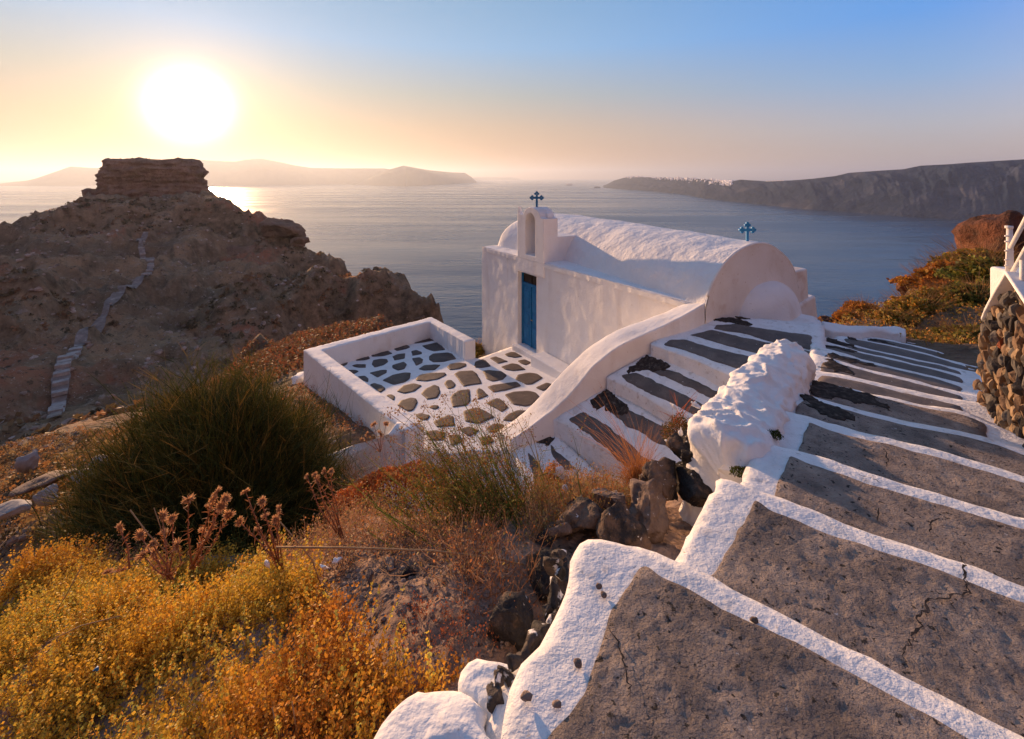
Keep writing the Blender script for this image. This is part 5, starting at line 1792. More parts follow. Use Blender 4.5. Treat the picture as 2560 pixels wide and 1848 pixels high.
# ------------------------------------------------------------------ yellow succulent scrub in the lower left
YEL = [(.58, .40, .05), (.50, .26, .03), (.40, .34, .06), (.26, .27, .06), (.55, .18, .03)]
poly_y = [(-900, 1290), (0, 1350), (150, 1405), (330, 1440), (450, 1420), (620, 1440), (760, 1440), (840, 1530), (900, 1640), (1000, 1690), (1130, 1680), (1190, 1690), (1060, 1790), (930, 1900), (600, 2900), (-1500, 2900)]
X, Y, Z = scatter(30000, (-4.2, .1), (.75, 3.9), poly_y)
clump = np.clip(.85 + 1.1 * fbm(np.c_[X * 3.2, Y * 3.2, X * 0], 3), .32, 1.7)
keep = rng.random(len(X)) < np.clip(.22 + .62 * clump, 0, 1)
X, Y, Z, clump = X[keep], Y[keep], Z[keep], clump[keep]
n = len(X)
Ls = rng.uniform(.07, .20, n) * clump
d = unit(np.c_[rng.normal(0, .42, n), rng.normal(0, .42, n), rng.uniform(.7, 1.2, n)])
p0 = np.c_[X, Y, Z - .02]
hue = np.clip(.5 + .55 * fbm(np.c_[X * 1.3, Y * 1.3, X * 0 + 4], 3) + rng.normal(0, .18, n), 0, 1)
c_a, c_b, c_c = np.array((.58, .24, .04)), np.array((.76, .44, .05)), np.array((.48, .38, .06))
colS = np.where(hue[:, None] < .5, c_a + (c_b - c_a) * (hue[:, None] * 2), c_b + (c_c - c_b) * (hue[:, None] * 2 - 1) * .8)
v, q, c, Pp = strands(p0, d, Ls, .0016, (.16, .08, .035), (.30, .16, .05), segs=3, wig=.006)
parts = [(v, q, c)]
NL = 20
for k in range(NL):
    t = .25 + .75 * (k + rng.random(n)) / NL
    cen = p0 + d * (Ls * t)[:, None] + rng.normal(size=(n, 3)) * (.010 + .008 * (1 - t))[:, None]
    sz = rng.uniform(.0045, .0095, n) * (.75 + .25 * Y / 2)
    parts.append(leaves(cen, sz, colS * (.95 + .1 * t)[:, None], aspect=.8))
V, Q, cc = join(parts)
yb = npmesh('scrub', V, Q, M['leaf'], None, False, cc)
tag(yb, kind='stuff')
# taller sprigs standing out of the scrub
X, Y, Z = scatter(900, (-3.6, -.2), (1.2, 3.6), poly_y)
n = len(X)
Ls = rng.uniform(.16, .34, n)
d = unit(np.c_[rng.normal(.05, .28, n), rng.normal(0, .28, n), rng.uniform(.8, 1.2, n)])
p0 = np.c_[X, Y, Z]
v, q, c, Pp = strands(p0, d, Ls, .002, (.2, .1, .04), (.35, .2, .05), segs=4, wig=.008)
parts = [(v, q, c)]
for k in range(30):
    t = .35 + .65 * (k + rng.random(n)) / 30
    cen = p0 + d * (Ls * t)[:, None] + rng.normal(size=(n, 3)) * (.010 * (1.25 - t))[:, None]
    parts.append(leaves(cen, rng.uniform(.005, .009, n), pick([(.80, .55, .08), (.70, .36, .05), (.50, .46, .09)], n), aspect=.8))
V, Q, cc = join(parts)
tag(npmesh('scrub_sprigs', V, Q, M['leaf'], None, False, cc), kind='stuff')

# dry pinkish twig cover on the far left and between the plants
def twigs(name, poly, n0, xr, yr, h, cols, leafcols, nleaf=6, lsz=.006, w=.0015, spread=.6, seedr=rng):
    X, Y, Z = scatter(n0, xr, yr, poly)
    n = len(X)
    Ls = rng.uniform(h * .4, h, n)
    d = unit(np.c_[rng.normal(0, spread, n), rng.normal(0, spread, n), rng.uniform(.5, 1.1, n)])
    p0 = np.c_[X, Y, Z - .01]
    v, q, c, Pp = strands(p0, d, Ls, w, pick(cols, n) * .7, pick(cols, n), segs=4, wig=h * .05)
    parts = [(v, q, c)]
    for k in range(nleaf):
        t = rng.uniform(.3, 1, n)
        cen = p0 + d * (Ls * t)[:, None] + rng.normal(size=(n, 3)) * h * .07
        parts.append(leaves(cen, rng.uniform(.6, 1.3, n) * lsz, pick(leafcols, n), aspect=.7))
    V, Q, cc = join(parts)
    return tag(npmesh(name, V, Q, M['leaf'], None, False, cc), kind='stuff')


twigs('dry_twigs', [(-900, 1200), (0, 1240), (130, 1190), (230, 1180), (340, 1260), (340, 1460), (150, 1440), (0, 1400), (-900, 1380)], 16000, (-9, -2.2), (2.3, 7.5), .30,
      [(.42, .20, .12), (.50, .26, .14), (.30, .15, .10)], [(.55, .26, .12), (.60, .30, .10), (.40, .30, .08), (.50, .20, .10)], 7, .010, .002)
twigs('dry_twigs', [(640, 1330), (760, 1290), (900, 1290), (1000, 1320), (1150, 1340), (1240, 1420), (1180, 1500), (1060, 1430), (900, 1400), (830, 1470), (700, 1440)], 6000, (-2.6, .2), (2.1, 4.2), .28,
      [(.40, .22, .13), (.48, .30, .18), (.26, .14, .09)], [(.50, .30, .16), (.55, .22, .08), (.34, .24, .08)], 5, .007, .0026)
twigs('dry_twigs', [(1180, 1330), (1300, 1400), (1360, 1450), (1330, 1600), (1240, 1590), (1140, 1500)], 3400, (-.8, .4), (1.5, 3.2), .26,
      [(.40, .18, .08), (.50, .26, .13), (.25, .12, .07)], [(.45, .16, .05), (.35, .12, .04)], 2, .005, .0024, .5)
twigs('dry_twigs', [(1020, 1500), (1180, 1540), (1250, 1620), (1190, 1690), (1060, 1690), (960, 1620)], 1500, (-1, .3), (1.4, 2.4), .13,
      [(.36, .12, .06), (.42, .20, .1)], [(.45, .14, .05), (.35, .10, .04)], 6, .0045, .001, .4)
twigs('dry_twigs', [(1340, 1230), (1450, 1160), (1600, 1190), (1720, 1160), (1680, 1260), (1560, 1290), (1440, 1330), (1330, 1360)], 11000, (-.1, 1.6), (2.4, 5.0), .25,
      [(.34, .20, .12), (.46, .28, .16), (.22, .13, .08)], [(.48, .18, .05), (.40, .26, .08), (.26, .20, .07)], 6, .007, .0026)
twigs('dry_twigs', [(-300, 1080), (330, 1060), (330, 1260), (0, 1400), (-300, 1400)], 26000, (-26, -2.5), (4.5, 20), .34,
      [(.22, .12, .08), (.34, .18, .10), (.14, .09, .07)], [(.40, .20, .08), (.22, .15, .08)], 5, .014, .004)
twigs('dry_twigs', [(640, 1010), (760, 960), (880, 1050), (960, 1075), (860, 1085), (770, 1110), (700, 1110)], 4200, (-6.5, -1.2), (6.4, 12), .26,
      [(.36, .15, .09), (.46, .24, .14), (.18, .11, .08)], [(.50, .18, .07), (.42, .22, .10)], 5, .015, .003)
twigs('dry_twigs', [(560, 880), (640, 850), (760, 835), (1000, 790), (1080, 770), (1000, 860), (740, 930), (600, 1000), (520, 980)], 30000, (-22, -2), (11, 38), .38,
      [(.30, .11, .06), (.36, .18, .10), (.16, .09, .06)], [(.30, .11, .05), (.22, .12, .06), (.14, .10, .05)], 4, .05, .008)

# bare soil litter: pebbles and clods
def pebbles(name, poly, n0, xr, yr, s0, s1, m, sub=1):
    X, Y, Z = scatter(n0, xr, yr, poly)
    Vb, Fb = ICO[sub]
    V, Q, o = [], [], 0
    for i_ in range(len(X)):
        s = rng.uniform(s0, s1) * np.array([rng.uniform(.7, 1.3), rng.uniform(.7, 1.3), rng.uniform(.5, .9)])
        V.append(Vb * s * (1 + rng.uniform(-.2, .2, (len(Vb), 1))) + [X[i_], Y[i_], Z[i_] + s[2] * .2]); Q.append(Fb + o); o += len(Vb)
    if not V: return
    return tag(npmesh(name, np.concatenate(V), np.concatenate(Q), m, None, False), kind='stuff')


M['pebble'] = mat('mixed volcanic pebbles', (.2, .15, .12), .9, cols=[(.3, (.06, .05, .045)), (.5, (.22, .15, .11)), (.7, (.40, .33, .28))], nscale=25, bumps=[(80, .5, .004)])
M['scree'] = mat('scree stones', (.2, .15, .12), .95, cols=[(.35, (.13, .09, .07)), (.5, (.30, .21, .16)), (.66, (.52, .44, .38))], nscale=.35, bumps=[(2, .6, .1)])
pebbles('gravel', [(820, 1420), (1200, 1400), (1330, 1500), (1250, 1640), (1000, 1690), (850, 1560)], 2000, (-1.6, .3), (1.4, 3), .004, .016, M['pebble'])
pebbles('gravel', [(-900, 1000), (560, 900), (900, 800), (1080, 770), (1000, 1100), (850, 1300), (-900, 1500)], 3000, (-12, 0), (4, 16), .012, .05, M['pebble'])
pebbles('scree', [(-600, 560), (500, 480), (1080, 760), (1080, 900), (500, 1100), (-600, 1150)], 3000, (-230, -5), (35, 240), .15, .7, M['scree'])

# low bushes dotted over the far hill
def off_path(X, Y, Z):
    d = np.full(len(X), 1e9)
    for q in cx2[::2]: d = np.minimum(d, np.hypot(X - q[0], Y - q[1]) - q[2])
    k_ = d > .5
    return X[k_], Y[k_], Z[k_]


def tufts(name, poly, n0, xr, yr, s0, s1, cols, nl=26, flat_=.45, lsz=.32):
    X, Y, Z = off_path(*scatter(n0, xr, yr, poly))
    kk_ = fbm(np.c_[X / 22, Y / 22, X * 0], 3) > .05
    X, Y, Z = X[kk_], Y[kk_], Z[kk_]
    n = len(X)
    S = rng.uniform(s0, s1, n)
    parts = []
    C0 = pick(cols, n)
    for k in range(nl):
        o_ = rng.normal(size=(n, 3)); o_ = unit(o_) * (rng.random(n) ** .4)[:, None]
        o_[:, 2] = np.abs(o_[:, 2]) * flat_ / .5
        cen = np.c_[X, Y, Z] + o_ * S[:, None]
        parts.append(leaves(cen, S * lsz, C0, aspect=.8))
    V, Q, cc = join(parts)
    return tag(npmesh(name, V, Q, M['leaf'], None, False, cc), kind='stuff')


tufts('hill_scrub', [(-600, 560), (500, 480), (1080, 760), (1080, 900), (500, 1100), (-600, 1150)], 9000, (-230, -5), (35, 240), .35, 1.4,
      [(.12, .085, .045), (.17, .10, .055), (.24, .12, .06), (.08, .06, .035), (.20, .14, .08)], 16)


tufts('slope_scrub', [(-300, 1000), (500, 980), (600, 1040), (420, 1150), (330, 1260), (0, 1400), (-300, 1400)], 9000, (-34, -2), (4.5, 30), .10, .34,
      [(.14, .09, .045), (.30, .15, .06), (.46, .22, .07), (.09, .07, .035), (.36, .24, .10)], 34, .55, .16)
pebbles('gravel', [(-300, 1000), (500, 980), (600, 1040), (420, 1150), (330, 1260), (0, 1400), (-300, 1400)], 5000, (-34, -2), (4.5, 30), .03, .13, M['scree'])


# ------------------------------------------------------------------ the big broom shrub
def broom():
    cx_, cy_, cz_ = -3.80, 5.6, -4.93
    r_ = np.random.default_rng(11)
    n = 38000
    th = r_.uniform(0, 2 * np.pi, n); rad = np.sqrt(r_.random(n))
    bx_, by_ = np.cos(th) * rad, np.sin(th) * rad
    lump = 1 + .16 * fbm(np.c_[np.cos(th) * 1.6, np.sin(th) * 1.6, rad * 2], 3)
    hgt = r_.uniform(.2, 1, n) ** .6
    # target point on/inside a dome
    phi = np.arccos(1 - r_.random(n) * 1.02)
    sh = (r_.uniform(.55, 1, n)) * lump
    tip = np.c_[np.sin(phi) * np.cos(th) * 1.76, np.sin(phi) * np.sin(th) * 1.45, np.cos(phi) * 2.38] * sh[:, None]
    tip[:, 2] = tip[:, 2] + .12
    L = r_.uniform(.30, .80, n)
    dirn = unit(tip * np.array([.75, .75, 1.0]) + np.array([0, 0, .55]) + r_.normal(size=(n, 3)) * .46)
    p0 = np.array([cx_, cy_, cz_]) + tip - dirn * L[:, None]
    nc_ = 230
    ck = unit(r_.normal(size=(nc_, 3))); ck[:, 2] = np.abs(ck[:, 2]) * .95 + .02; ck = unit(ck)
    kk = r_.integers(0, nc_, n)
    half = r_.random(n) < .8
    sc_ = np.array([1.76, 1.45, 2.38]) * (r_.uniform(.8, 1.12, nc_)[kk] * r_.uniform(.72, 1.0, n))[:, None]
    tipc = ck[kk] * sc_ + r_.normal(size=(n, 3)) * .15
    dirc = unit(ck[kk] * [.8, .8, 1] + [0, 0, .5] + r_.normal(size=(nc_, 3))[kk] * .28 + r_.normal(size=(n, 3)) * .20)
    tip = np.where(half[:, None], tipc, tip); dirn = np.where(half[:, None], dirc, dirn)
    p0 = np.array([cx_, cy_, cz_]) + tip - dirn * L[:, None]
    bend = r_.normal(size=(n, 3)) * .06 + np.c_[tip[:, 0] * .06, tip[:, 1] * .06, np.zeros(n) - .02]
    g0 = np.array((.018, .024, .008)); g1 = pick([(.11, .12, .022), (.22, .16, .03), (.06, .08, .02), (.42, .25, .06)], n, r_, [.35, .25, .3, .1])  # shade painted in: dark bases for the interior, golden tips as if sunlit
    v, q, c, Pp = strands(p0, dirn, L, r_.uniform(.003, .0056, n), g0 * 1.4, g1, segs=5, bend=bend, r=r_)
    parts = [(v, q, c)]
    # forks near the tips
    for k in range(2):
        idx = r_.choice(n, n // 2, replace=False)
        base = Pp[idx, 3]
        d2 = unit(dirn[idx] + r_.normal(size=(len(idx), 3)) * .55)
        v, q, c, _ = strands(base, d2, r_.uniform(.14, .36, len(idx)), .0032, g1[idx] * .8, g1[idx], segs=3, bend=r_.normal(size=(len(idx), 3)) * .02, r=r_)
        parts.append((v, q, c))
    V, Q, cc = join(parts)
    o = empty('broom_shrub', (cx_, cy_, cz_))
    tag(o, 'large rounded dark green broom shrub left of the terrace', 'shrub')
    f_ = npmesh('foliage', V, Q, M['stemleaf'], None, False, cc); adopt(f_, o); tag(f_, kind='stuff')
    pr = []
    m_ = 60
    a = r_.uniform(0, 2 * np.pi, m_)
    dd = unit(np.c_[np.cos(a) * r_.uniform(.1, 1, m_), np.sin(a) * r_.uniform(.1, 1, m_), r_.uniform(.6, 1.2, m_)])
    v, q, c, _ = strands(np.tile([cx_, cy_, cz_ - .1], (m_, 1)) + r_.normal(size=(m_, 3)) * .08, dd, 1.7, .02, (.10, .07, .04), (.06, .07, .03), segs=5, r=r_)
    s_ = npmesh('stems', v, q, M['stemleaf'], None, False, c); adopt(s_, o)
    return o


broom()


# ------------------------------------------------------------------ leafy shrubs
def shrub_mesh(seed, r_xyz, n, cols, lsz, stem_cols=((.14, .09, .05),), lump=.25, nst=300, aspect=.7, hollow=.55):
    r_ = np.random.default_rng(seed)
    u = unit(r_.normal(size=(n, 3))); u[:, 2] = np.abs(u[:, 2])
    lm = 1 + lump * fbm(u * 1.8 + seed, 3) + lump * .5 * fbm(u * 5 + seed, 2)
    rad = (hollow + (1 - hollow) * r_.random(n) ** .5) * lm
    cen = u * rad[:, None] * np.array(r_xyz)
    side = .75 + .25 * u[:, 2]
    C_ = pick(cols, n, r_)
    patch = np.clip(.8 + .5 * fbm(u * 3 + 5 + seed, 2), .45, 1.3)
    parts = [leaves(cen, r_.uniform(.6, 1.3, n) * lsz, C_ * patch[:, None], r=r_, aspect=aspect)]
    d = unit(np.c_[r_.normal(0, .8, nst), r_.normal(0, .8, nst), r_.uniform(.3, 1.2, nst)])
    L = (np.abs(d) * np.array(r_xyz)).sum(1) * r_.uniform(.7, 1.02, nst)
    v, q, c, _ = strands(np.zeros((nst, 3)), d, L, lsz * .18, pick(stem_cols, nst, r_), pick(stem_cols, nst, r_) * 1.3, segs=4, wig=lsz * .8, r=r_)
    parts.append((v, q, c))
    return join(parts)


V, Q, cc = shrub_mesh(3, (.62, .5, .50), 15000, [(.42, .10, .025), (.52, .16, .03), (.30, .07, .02), (.40, .20, .06)], .011, ((.22, .10, .06),), .12, 500, .9, .82)
o = npmesh('spurge_shrub', V, Q, M['leaf'], None, False, cc); o.location = (-1.08, 4.05, -3.22)
tag(o, 'rounded rust-red spurge shrub in front of the curved white wall', 'shrub')
V, Q, cc = shrub_mesh(8, (.30, .25, .26), 3500, [(.36, .12, .03), (.46, .20, .05), (.28, .16, .05)], .010, ((.22, .12, .07),), .2, 200, .9, .7)
o = npmesh('spurge_shrub', V, Q, M['leaf'], None, False, cc); o.location = (-.42, 3.9, -3.0)
tag(o, 'brownish low bush between the rust-red shrub and the green stems', 'shrub')

V, Q, cc = shrub_mesh(9, (.50, .36, .30), 11000, [(.16, .10, .03), (.26, .13, .04), (.09, .07, .025), (.34, .18, .06)], .008, ((.20, .12, .06), (.34, .20, .10)), .25, 900, .7, .6)
o = npmesh('dry_bush', V, Q, M['leaf'], None, False, cc); o.location = (-.30, 3.35, -2.92)
tag(o, 'dark tangled dry bush under the fennel stems', 'bush')
V, Q, cc = shrub_mesh(10, (.36, .30, .20), 7000, [(.30, .16, .06), (.44, .22, .08), (.20, .12, .05)], .007, ((.30, .18, .10), (.42, .26, .14)), .25, 900, .7, .6)
o = npmesh('dry_bush', V, Q, M['leaf'], None, False, cc); o.location = (.62, 3.3, -2.62)
tag(o, 'orange-brown dry bush between the fennel and the boulders', 'bush')
# right slope shrubs
kinds = [shrub_mesh(20 + k, (1, 1, .62), 5200, cs, .055, ((.20, .11, .05),), .3, 240) for k, cs in enumerate(
    ([(.52, .20, .03), (.60, .30, .04), (.40, .14, .03)], [(.42, .28, .04), (.55, .26, .04), (.24, .22, .04)], [(.20, .21, .04), (.36, .28, .05), (.14, .15, .03)]))]
kme = []
for V, Q, cc in kinds:
    tmp = npmesh('slope_shrub', V, Q, M['leaf'], None, False, cc); kme.append(tmp.data); bpy.data.objects.remove(tmp)
SH = [(2120, 800, 11.0, .32, 0, 'small orange shrub on the slope nearest the chapel buttress'), (2160, 790, 12.2, .55, 0, 'bright orange shrub behind the lumpy kerb wall'),
      (2205, 775, 13.4, .62, 0, 'orange shrub on the skyline of the right slope'), (2235, 815, 11, .5, 1, 'yellow-orange shrub just above the end of the kerb wall'),
      (2265, 760, 15, .70, 0, 'pale orange shrub below the dark lava ledge'), (2300, 810, 11.5, .75, 1, 'wide olive and orange shrub in the middle of the right slope'),
      (2335, 745, 15.5, .95, 0, 'orange shrub right beside the lava ledge'), (2350, 855, 9.9, .42, 2, 'green shrub at the top end of the stairway'),
      (2375, 795, 12, .8, 1, 'mixed yellow shrub behind the green one on the right slope'), (2400, 735, 15, 1.1, 0, 'large orange shrub under the tall lava outcrop'),
      (2420, 850, 9.6, .62, 2, 'green shrub touching the stone wall base'), (2445, 790, 11.5, .85, 2, 'dark green shrub behind the white block'),
      (2460, 720, 15, 1.2, 1, 'yellow-green shrub left of the railing post'), (2400, 885, 8.8, .22, 2, 'tiny green tuft beside the last step'), (2275, 850, 9.8, .35, 1, 'low yellowish shrub at the end of the kerb wall'),
      (2500, 740, 13, 1.1, 2, 'green shrub seen through the railing'), (1185, 880, 14.5, .42, 1, 'orange-green bush in the gap between terrace wall and chapel')]
for k, (x, y, Y, s, kd, lab) in enumerate(SH):
    o = bpy.data.objects.new('slope_shrub', kme[kd]); C.objects.link(o)
    p = WY(x, y, Y); z = float(H(p.x, p.y)[0])
    o.location = (p.x, p.y, z - .12 * s if k != 16 else p.z); o.scale = (s, s, s); o.rotation_euler = (0, 0, k * 1.7)
    tag(o, lab, 'shrub', 'shrubs on the right-hand slope' if k != 16 else None)
twigs('slope_grass', [(2080, 830), (2090, 780), (2300, 700), (2700, 640), (2700, 900), (2420, 890)], 16000, (5, 30), (8, 24), .35,
      [(.40, .20, .07), (.46, .30, .10), (.22, .17, .06)], [(.50, .22, .05), (.40, .28, .06)], 4, .03, .006)


# ------------------------------------------------------------------ leaning stems with seed heads (fennel)
def fennel():
    r_ = np.random.default_rng(5)
    o = empty('fennel_plant', (.12, 3.0, -2.75))
    tag(o, 'leaning green fennel plant with dry seed heads in front of the terrace', 'plant')
    n = 520
    base = np.array([.10, 3.0, -2.78]) + r_.normal(size=(n, 3)) * np.array([.20, .14, .03])
    d = unit(np.c_[r_.normal(-.50, .25, n), r_.normal(.1, .20, n), r_.uniform(.65, 1.15, n)])
    L = r_.uniform(.42, 1.15, n)
    col = pick([(.07, .11, .02), (.12, .14, .03), (.22, .17, .05), (.05, .075, .02)], n, r_)
    v, q, c, Pp = strands(base, d, L, r_.uniform(.004, .009, n), col * .8, col * 1.1, segs=7, bend=np.c_[r_.normal(-.10, .08, n), r_.normal(0, .06, n), -r_.uniform(0, .1, n)], r=r_)
    parts = [(v, q, c)]
    heads = []
    for lvl in (4, 5, 6, 7, 7):
        b2 = Pp[:, lvl]
        d2 = unit(d + r_.normal(size=(n, 3)) * .6)
        L2 = r_.uniform(.05, .17, n)
        v, q, c, P2_ = strands(b2, d2, L2, .0020, col * .8, col, segs=3, bend=r_.normal(size=(n, 3)) * .02, r=r_)
        parts.append((v, q, c)); heads.append(P2_[:, -1]); heads.append(P2_[:, 2])
    heads = np.concatenate(heads)
    for k in range(8):
        cen = heads + r_.normal(size=heads.shape) * .014
        cl = pick([(.34, .24, .05), (.40, .16, .05), (.26, .24, .06), (.22, .08, .04)], len(heads), r_)
        parts.append(leaves(cen, r_.uniform(.0025, .0058, len(heads)), cl, r=r_, aspect=.9))
    V, Q, cc = join(parts)
    f_ = npmesh('stems', V, Q, M['leaf'], None, False, cc); adopt(f_, o)
    # umbels standing clear of the rest
    for (x, y) in [(1110, 1000), (1062, 1020), (1190, 1005), (1188, 1030), (1100, 1045), (1000, 1032), (975, 1035), (1145, 1075), (1250, 1060), (1235, 1090), (1040, 1065), (1165, 1100), (1270, 1100), (1010, 1075), (985, 1105)]:
        p = WY(x, y, 3.3 + r_.uniform(-.2, .3))
        pts = [Vector((.02, 3.0, -2.5)).lerp(p, t) + Vector((0, 0, .10 * math.sin(math.pi * t))) for t in (0, .35, .7, 1)]
        g_ = r_.uniform(.0015, .002)
        V1, F1_ = tube_geo(pts, [.003, .0025, .002, g_], 5)
        st = mesh('stalk', V1, F1_, M['drystem'], None, True); adopt(st, o)
        m_ = 16
        dd = unit(r_.normal(size=(m_, 3)) + np.array([-.2, 0, .5]))
        v, q, c, P2_ = strands(np.tile(np.array(p), (m_, 1)), dd, r_.uniform(.02, .05, m_), .0009, (.3, .18, .07), (.3, .18, .07), segs=2, r=r_)
        pa = [(v, q, c)]
        for k in range(5): pa.append(leaves(P2_[:, -1] + r_.normal(size=(m_, 3)) * .003, .0045, pick([(.30, .12, .06), (.42, .26, .07)], m_, r_), r=r_, aspect=1))
        V_, Q_, c_2 = join(pa)
        u_ = npmesh('seed_head', V_, Q_, M['leaf'], None, False, c_2); adopt(u_, o)


M['drystem'] = mat('dry stalk', (.36, .22, .10), .8, cols=[(.3, (.24, .14, .07)), (.7, (.44, .28, .14))], nscale=20)
fennel()


# ------------------------------------------------------------------ dried thistles
def thistle_head_mesh(seed):
    r_ = np.random.default_rng(seed)
    parts = []
    n = 90
    a = r_.uniform(0, 2 * np.pi, n); el = r_.uniform(-.3, .75, n)
    d = np.c_[np.cos(a) * np.cos(el), np.sin(a) * np.cos(el), np.sin(el)]
    v, q, c, _ = strands(d * .006, d, r_.uniform(.016, .027, n), .0028, (.40, .17, .08), (.78, .48, .24), segs=2, r=r_)
    parts.append((v, q, c))
    Vb, Fb = ICO[2]
    V1 = Vb * np.array([.015, .015, .010]); Q1 = np.c_[Fb, Fb[:, 2]]
    me_v, me_q, me_c = join(parts)
    # dome as quads degenerate -> use leaves cluster instead
    m_ = 120
    u = unit(r_.normal(size=(m_, 3))); u[:, 2] = np.abs(u[:, 2])
    lv = leaves(u * np.array([.014, .014, .010]), .0035, np.tile((.45, .22, .11), (m_, 1)), r=r_, aspect=.9)
    return join([(me_v, me_q, me_c), lv])


hm_ = []
for sd in (1, 2, 3):
    V, Q, cc = thistle_head_mesh(sd)
    tmp = npmesh('flower_head', V, Q, M['leaf'], None, False, cc); hm_.append(tmp.data); bpy.data.objects.remove(tmp)
c6 = crop(2.3456, 0, 1150)


def thistle(heads, root, Y, label, seed, sc=1.0):
    r_ = random.Random(seed)
    rt = WY(*root, Y)
    o = empty('dried_thistle', rt); tag(o, label, 'thistle', 'dried thistles above the yellow scrub')
    for k, (x, y) in enumerate(heads):
        p = WY(x, y, Y + r_.uniform(-.12, .12))
        mid = rt.lerp(p, .55) + Vector((r_.uniform(-.03, .03), r_.uniform(-.03, .03), -.02))
        V1, F1_ = tube_geo([rt + Vector((r_.uniform(-.02, .02), 0, 0)), mid, p], [.005, .0035, .0025], 6)
        adopt(mesh('stem', V1, F1_, M['thstem'], None, True), o)
        # withered leaves along the stem
        n = 46
        t = np.random.default_rng(seed * 50 + k).uniform(.05, .95, n)
        P_ = np.array([[*(rt.lerp(mid, min(1, q * 2)) if q < .5 else mid.lerp(p, q * 2 - 1))] for q in t])
        rr = np.random.default_rng(seed * 70 + k)
        v, q, c, _ = strands(P_, unit(rr.normal(size=(n, 3)) + [0, 0, .4]), rr.uniform(.012, .035, n), .0028, (.34, .13, .06), (.48, .22, .10), segs=2, bend=rr.normal(size=(n, 3)) * .008, r=rr)
        adopt(npmesh('leaf', v, q, M['leaf'], None, False, c), o)
        h = bpy.data.objects.new('flower_head', hm_[k % 3]); C.objects.link(h)
        s = r_.uniform(.75, 1.25) * sc; h.location = p; h.scale = (s, s, s)
        h.rotation_euler = (r_.uniform(.2, 1.5), r_.uniform(-.5, .5), r_.uniform(0, 6)); adopt(h, o)


M['thstem'] = mat('withered thistle stem', (.26, .11, .06), .9, cols=[(.3, (.18, .07, .04)), (.7, (.36, .17, .09))], nscale=30)
thistle(c6([(1275, 190), (1105, 235), (1220, 280), (1320, 230), (1295, 270), (1190, 425), (1340, 325), (1250, 235)]), c6([(1130, 640)])[0], 2.5, 'tall dried thistle with many heads in the middle before the broom shrub', 1, 1.1)
thistle(c6([(950, 330), (1010, 345), (960, 425), (895, 495), (1040, 500), (840, 560), (905, 545), (820, 440)]), c6([(1000, 700)])[0], 2.35, 'dried thistle with low heads left of the tallest thistle', 2, 1.05)
thistle(c6([(1440, 187), (1535, 243), (1555, 330), (1640, 285), (1615, 352), (1510, 407), (1400, 360)]), c6([(1640, 640)])[0], 2.6, 'spreading dried thistle right of the tallest thistle', 3, .85)
thistle(c6([(1800, 95), (1845, 85), (1900, 65), (1940, 68), (1860, 110)]), c6([(2010, 460)])[0], 2.9, 'single dried thistle stalk with pale heads right of the broom shrub', 4, .85)
thistle(c6([(700, 400), (630, 660)]), c6([(740, 640)])[0], 2.4, 'small two-headed dried thistle at the lower left of the broom shrub', 5, .95)
thistle([(918, 1085), (935, 1062), (950, 1085), (905, 1100), (965, 1060)], (950, 1130), 6.6, 'rusty dried thistle on the dark ground outside the terrace wall', 6, 1.9)

# ------------------------------------------------------------------ long dry stalks lying over the scrub
STK = [([(690, 1368), (880, 1370), (1080, 1377), (1250, 1398), (1310, 1412)], 2.3, .005, 'long green-brown stalk lying across above the bare soil'),
       ([(325, 1275), (370, 1335), (420, 1385)], 2.3, .003, 'pale straight twig sticking up at the left of the thistles'),
       ([(385, 1270), (405, 1330), (440, 1400)], 2.35, .002, 'thin curved twig beside the pale straight twig'),
       ([(205, 1415), (170, 1480), (140, 1530)], 2.0, .002, 'thin dry stem leaning left over the yellow scrub'),
       ([(120, 1605), (200, 1565), (300, 1540)], 1.9, .002, 'straw-coloured stem lying on the yellow scrub'),
       ([(1070, 1415), (1160, 1430), (1200, 1445)], 2.3, .0025, 'pale bare twig over the brown rounded stone'),
       ([(700, 1305), (740, 1350), (780, 1400), (810, 1485)], 2.35, .003, 'bent dry stalk to the left of the bare soil'),
       ([(1090, 1445), (1130, 1432), (1185, 1440), (1270, 1455)], 2.2, .002, 'curved pale twig lying on the bare soil'),
       ([(680, 1770), (700, 1848)], 1.55, .0018, 'short straw stem at the bottom edge left of the kerb stones'),
       ([(730, 1755), (745, 1848)], 1.55, .0018, 'second straw stem at the bottom edge, closer to the kerb stones')]
for pts, Y, r_, lab in STK:
    V1, F1_ = tube_geo([WY(x, y, Y) for x, y in pts], [r_] * len(pts), 6)
    tag(mesh('dry_stalk', V1, F1_, M['drystem'], None, True), lab, 'stalk')


# ------------------------------------------------------------------ reddish grass arching over the side steps
def arcs(name, base, tips, Y, n, col, lab, w=.0016, parent=None, cat='grass', spr=22):
    r_ = np.random.default_rng(len(name) + int(base[0]))
    V, Q, cc, o_ = [], [], [], 0
    parts = []
    for k in range(n):
        tx, ty = tips[k % len(tips)]
        p = np.array(WY(base[0] + r_.normal(0, 16), base[1] + r_.normal(0, 8), Y)); q = np.array(WY(tx + r_.normal(0, spr), ty + r_.normal(0, spr), Y + r_.uniform(-.1, .3)))
        dvec = q - p; L = np.linalg.norm(dvec)
        up = np.array([0, 0, L * .32])
        d0 = unit(dvec + up)
        v, qd, c, _ = strands(p[None], d0[None], np.array([np.linalg.norm(dvec + up)]), w, np.array(col) * .8, np.array(col), segs=9, bend=-up[None], r=r_)
        parts.append((v, qd, c))
    V, Q, cc = join(parts)
    o = npmesh(name, V, Q, M['leaf'], None, False, cc)
    if lab: tag(o, lab, cat)
    return o


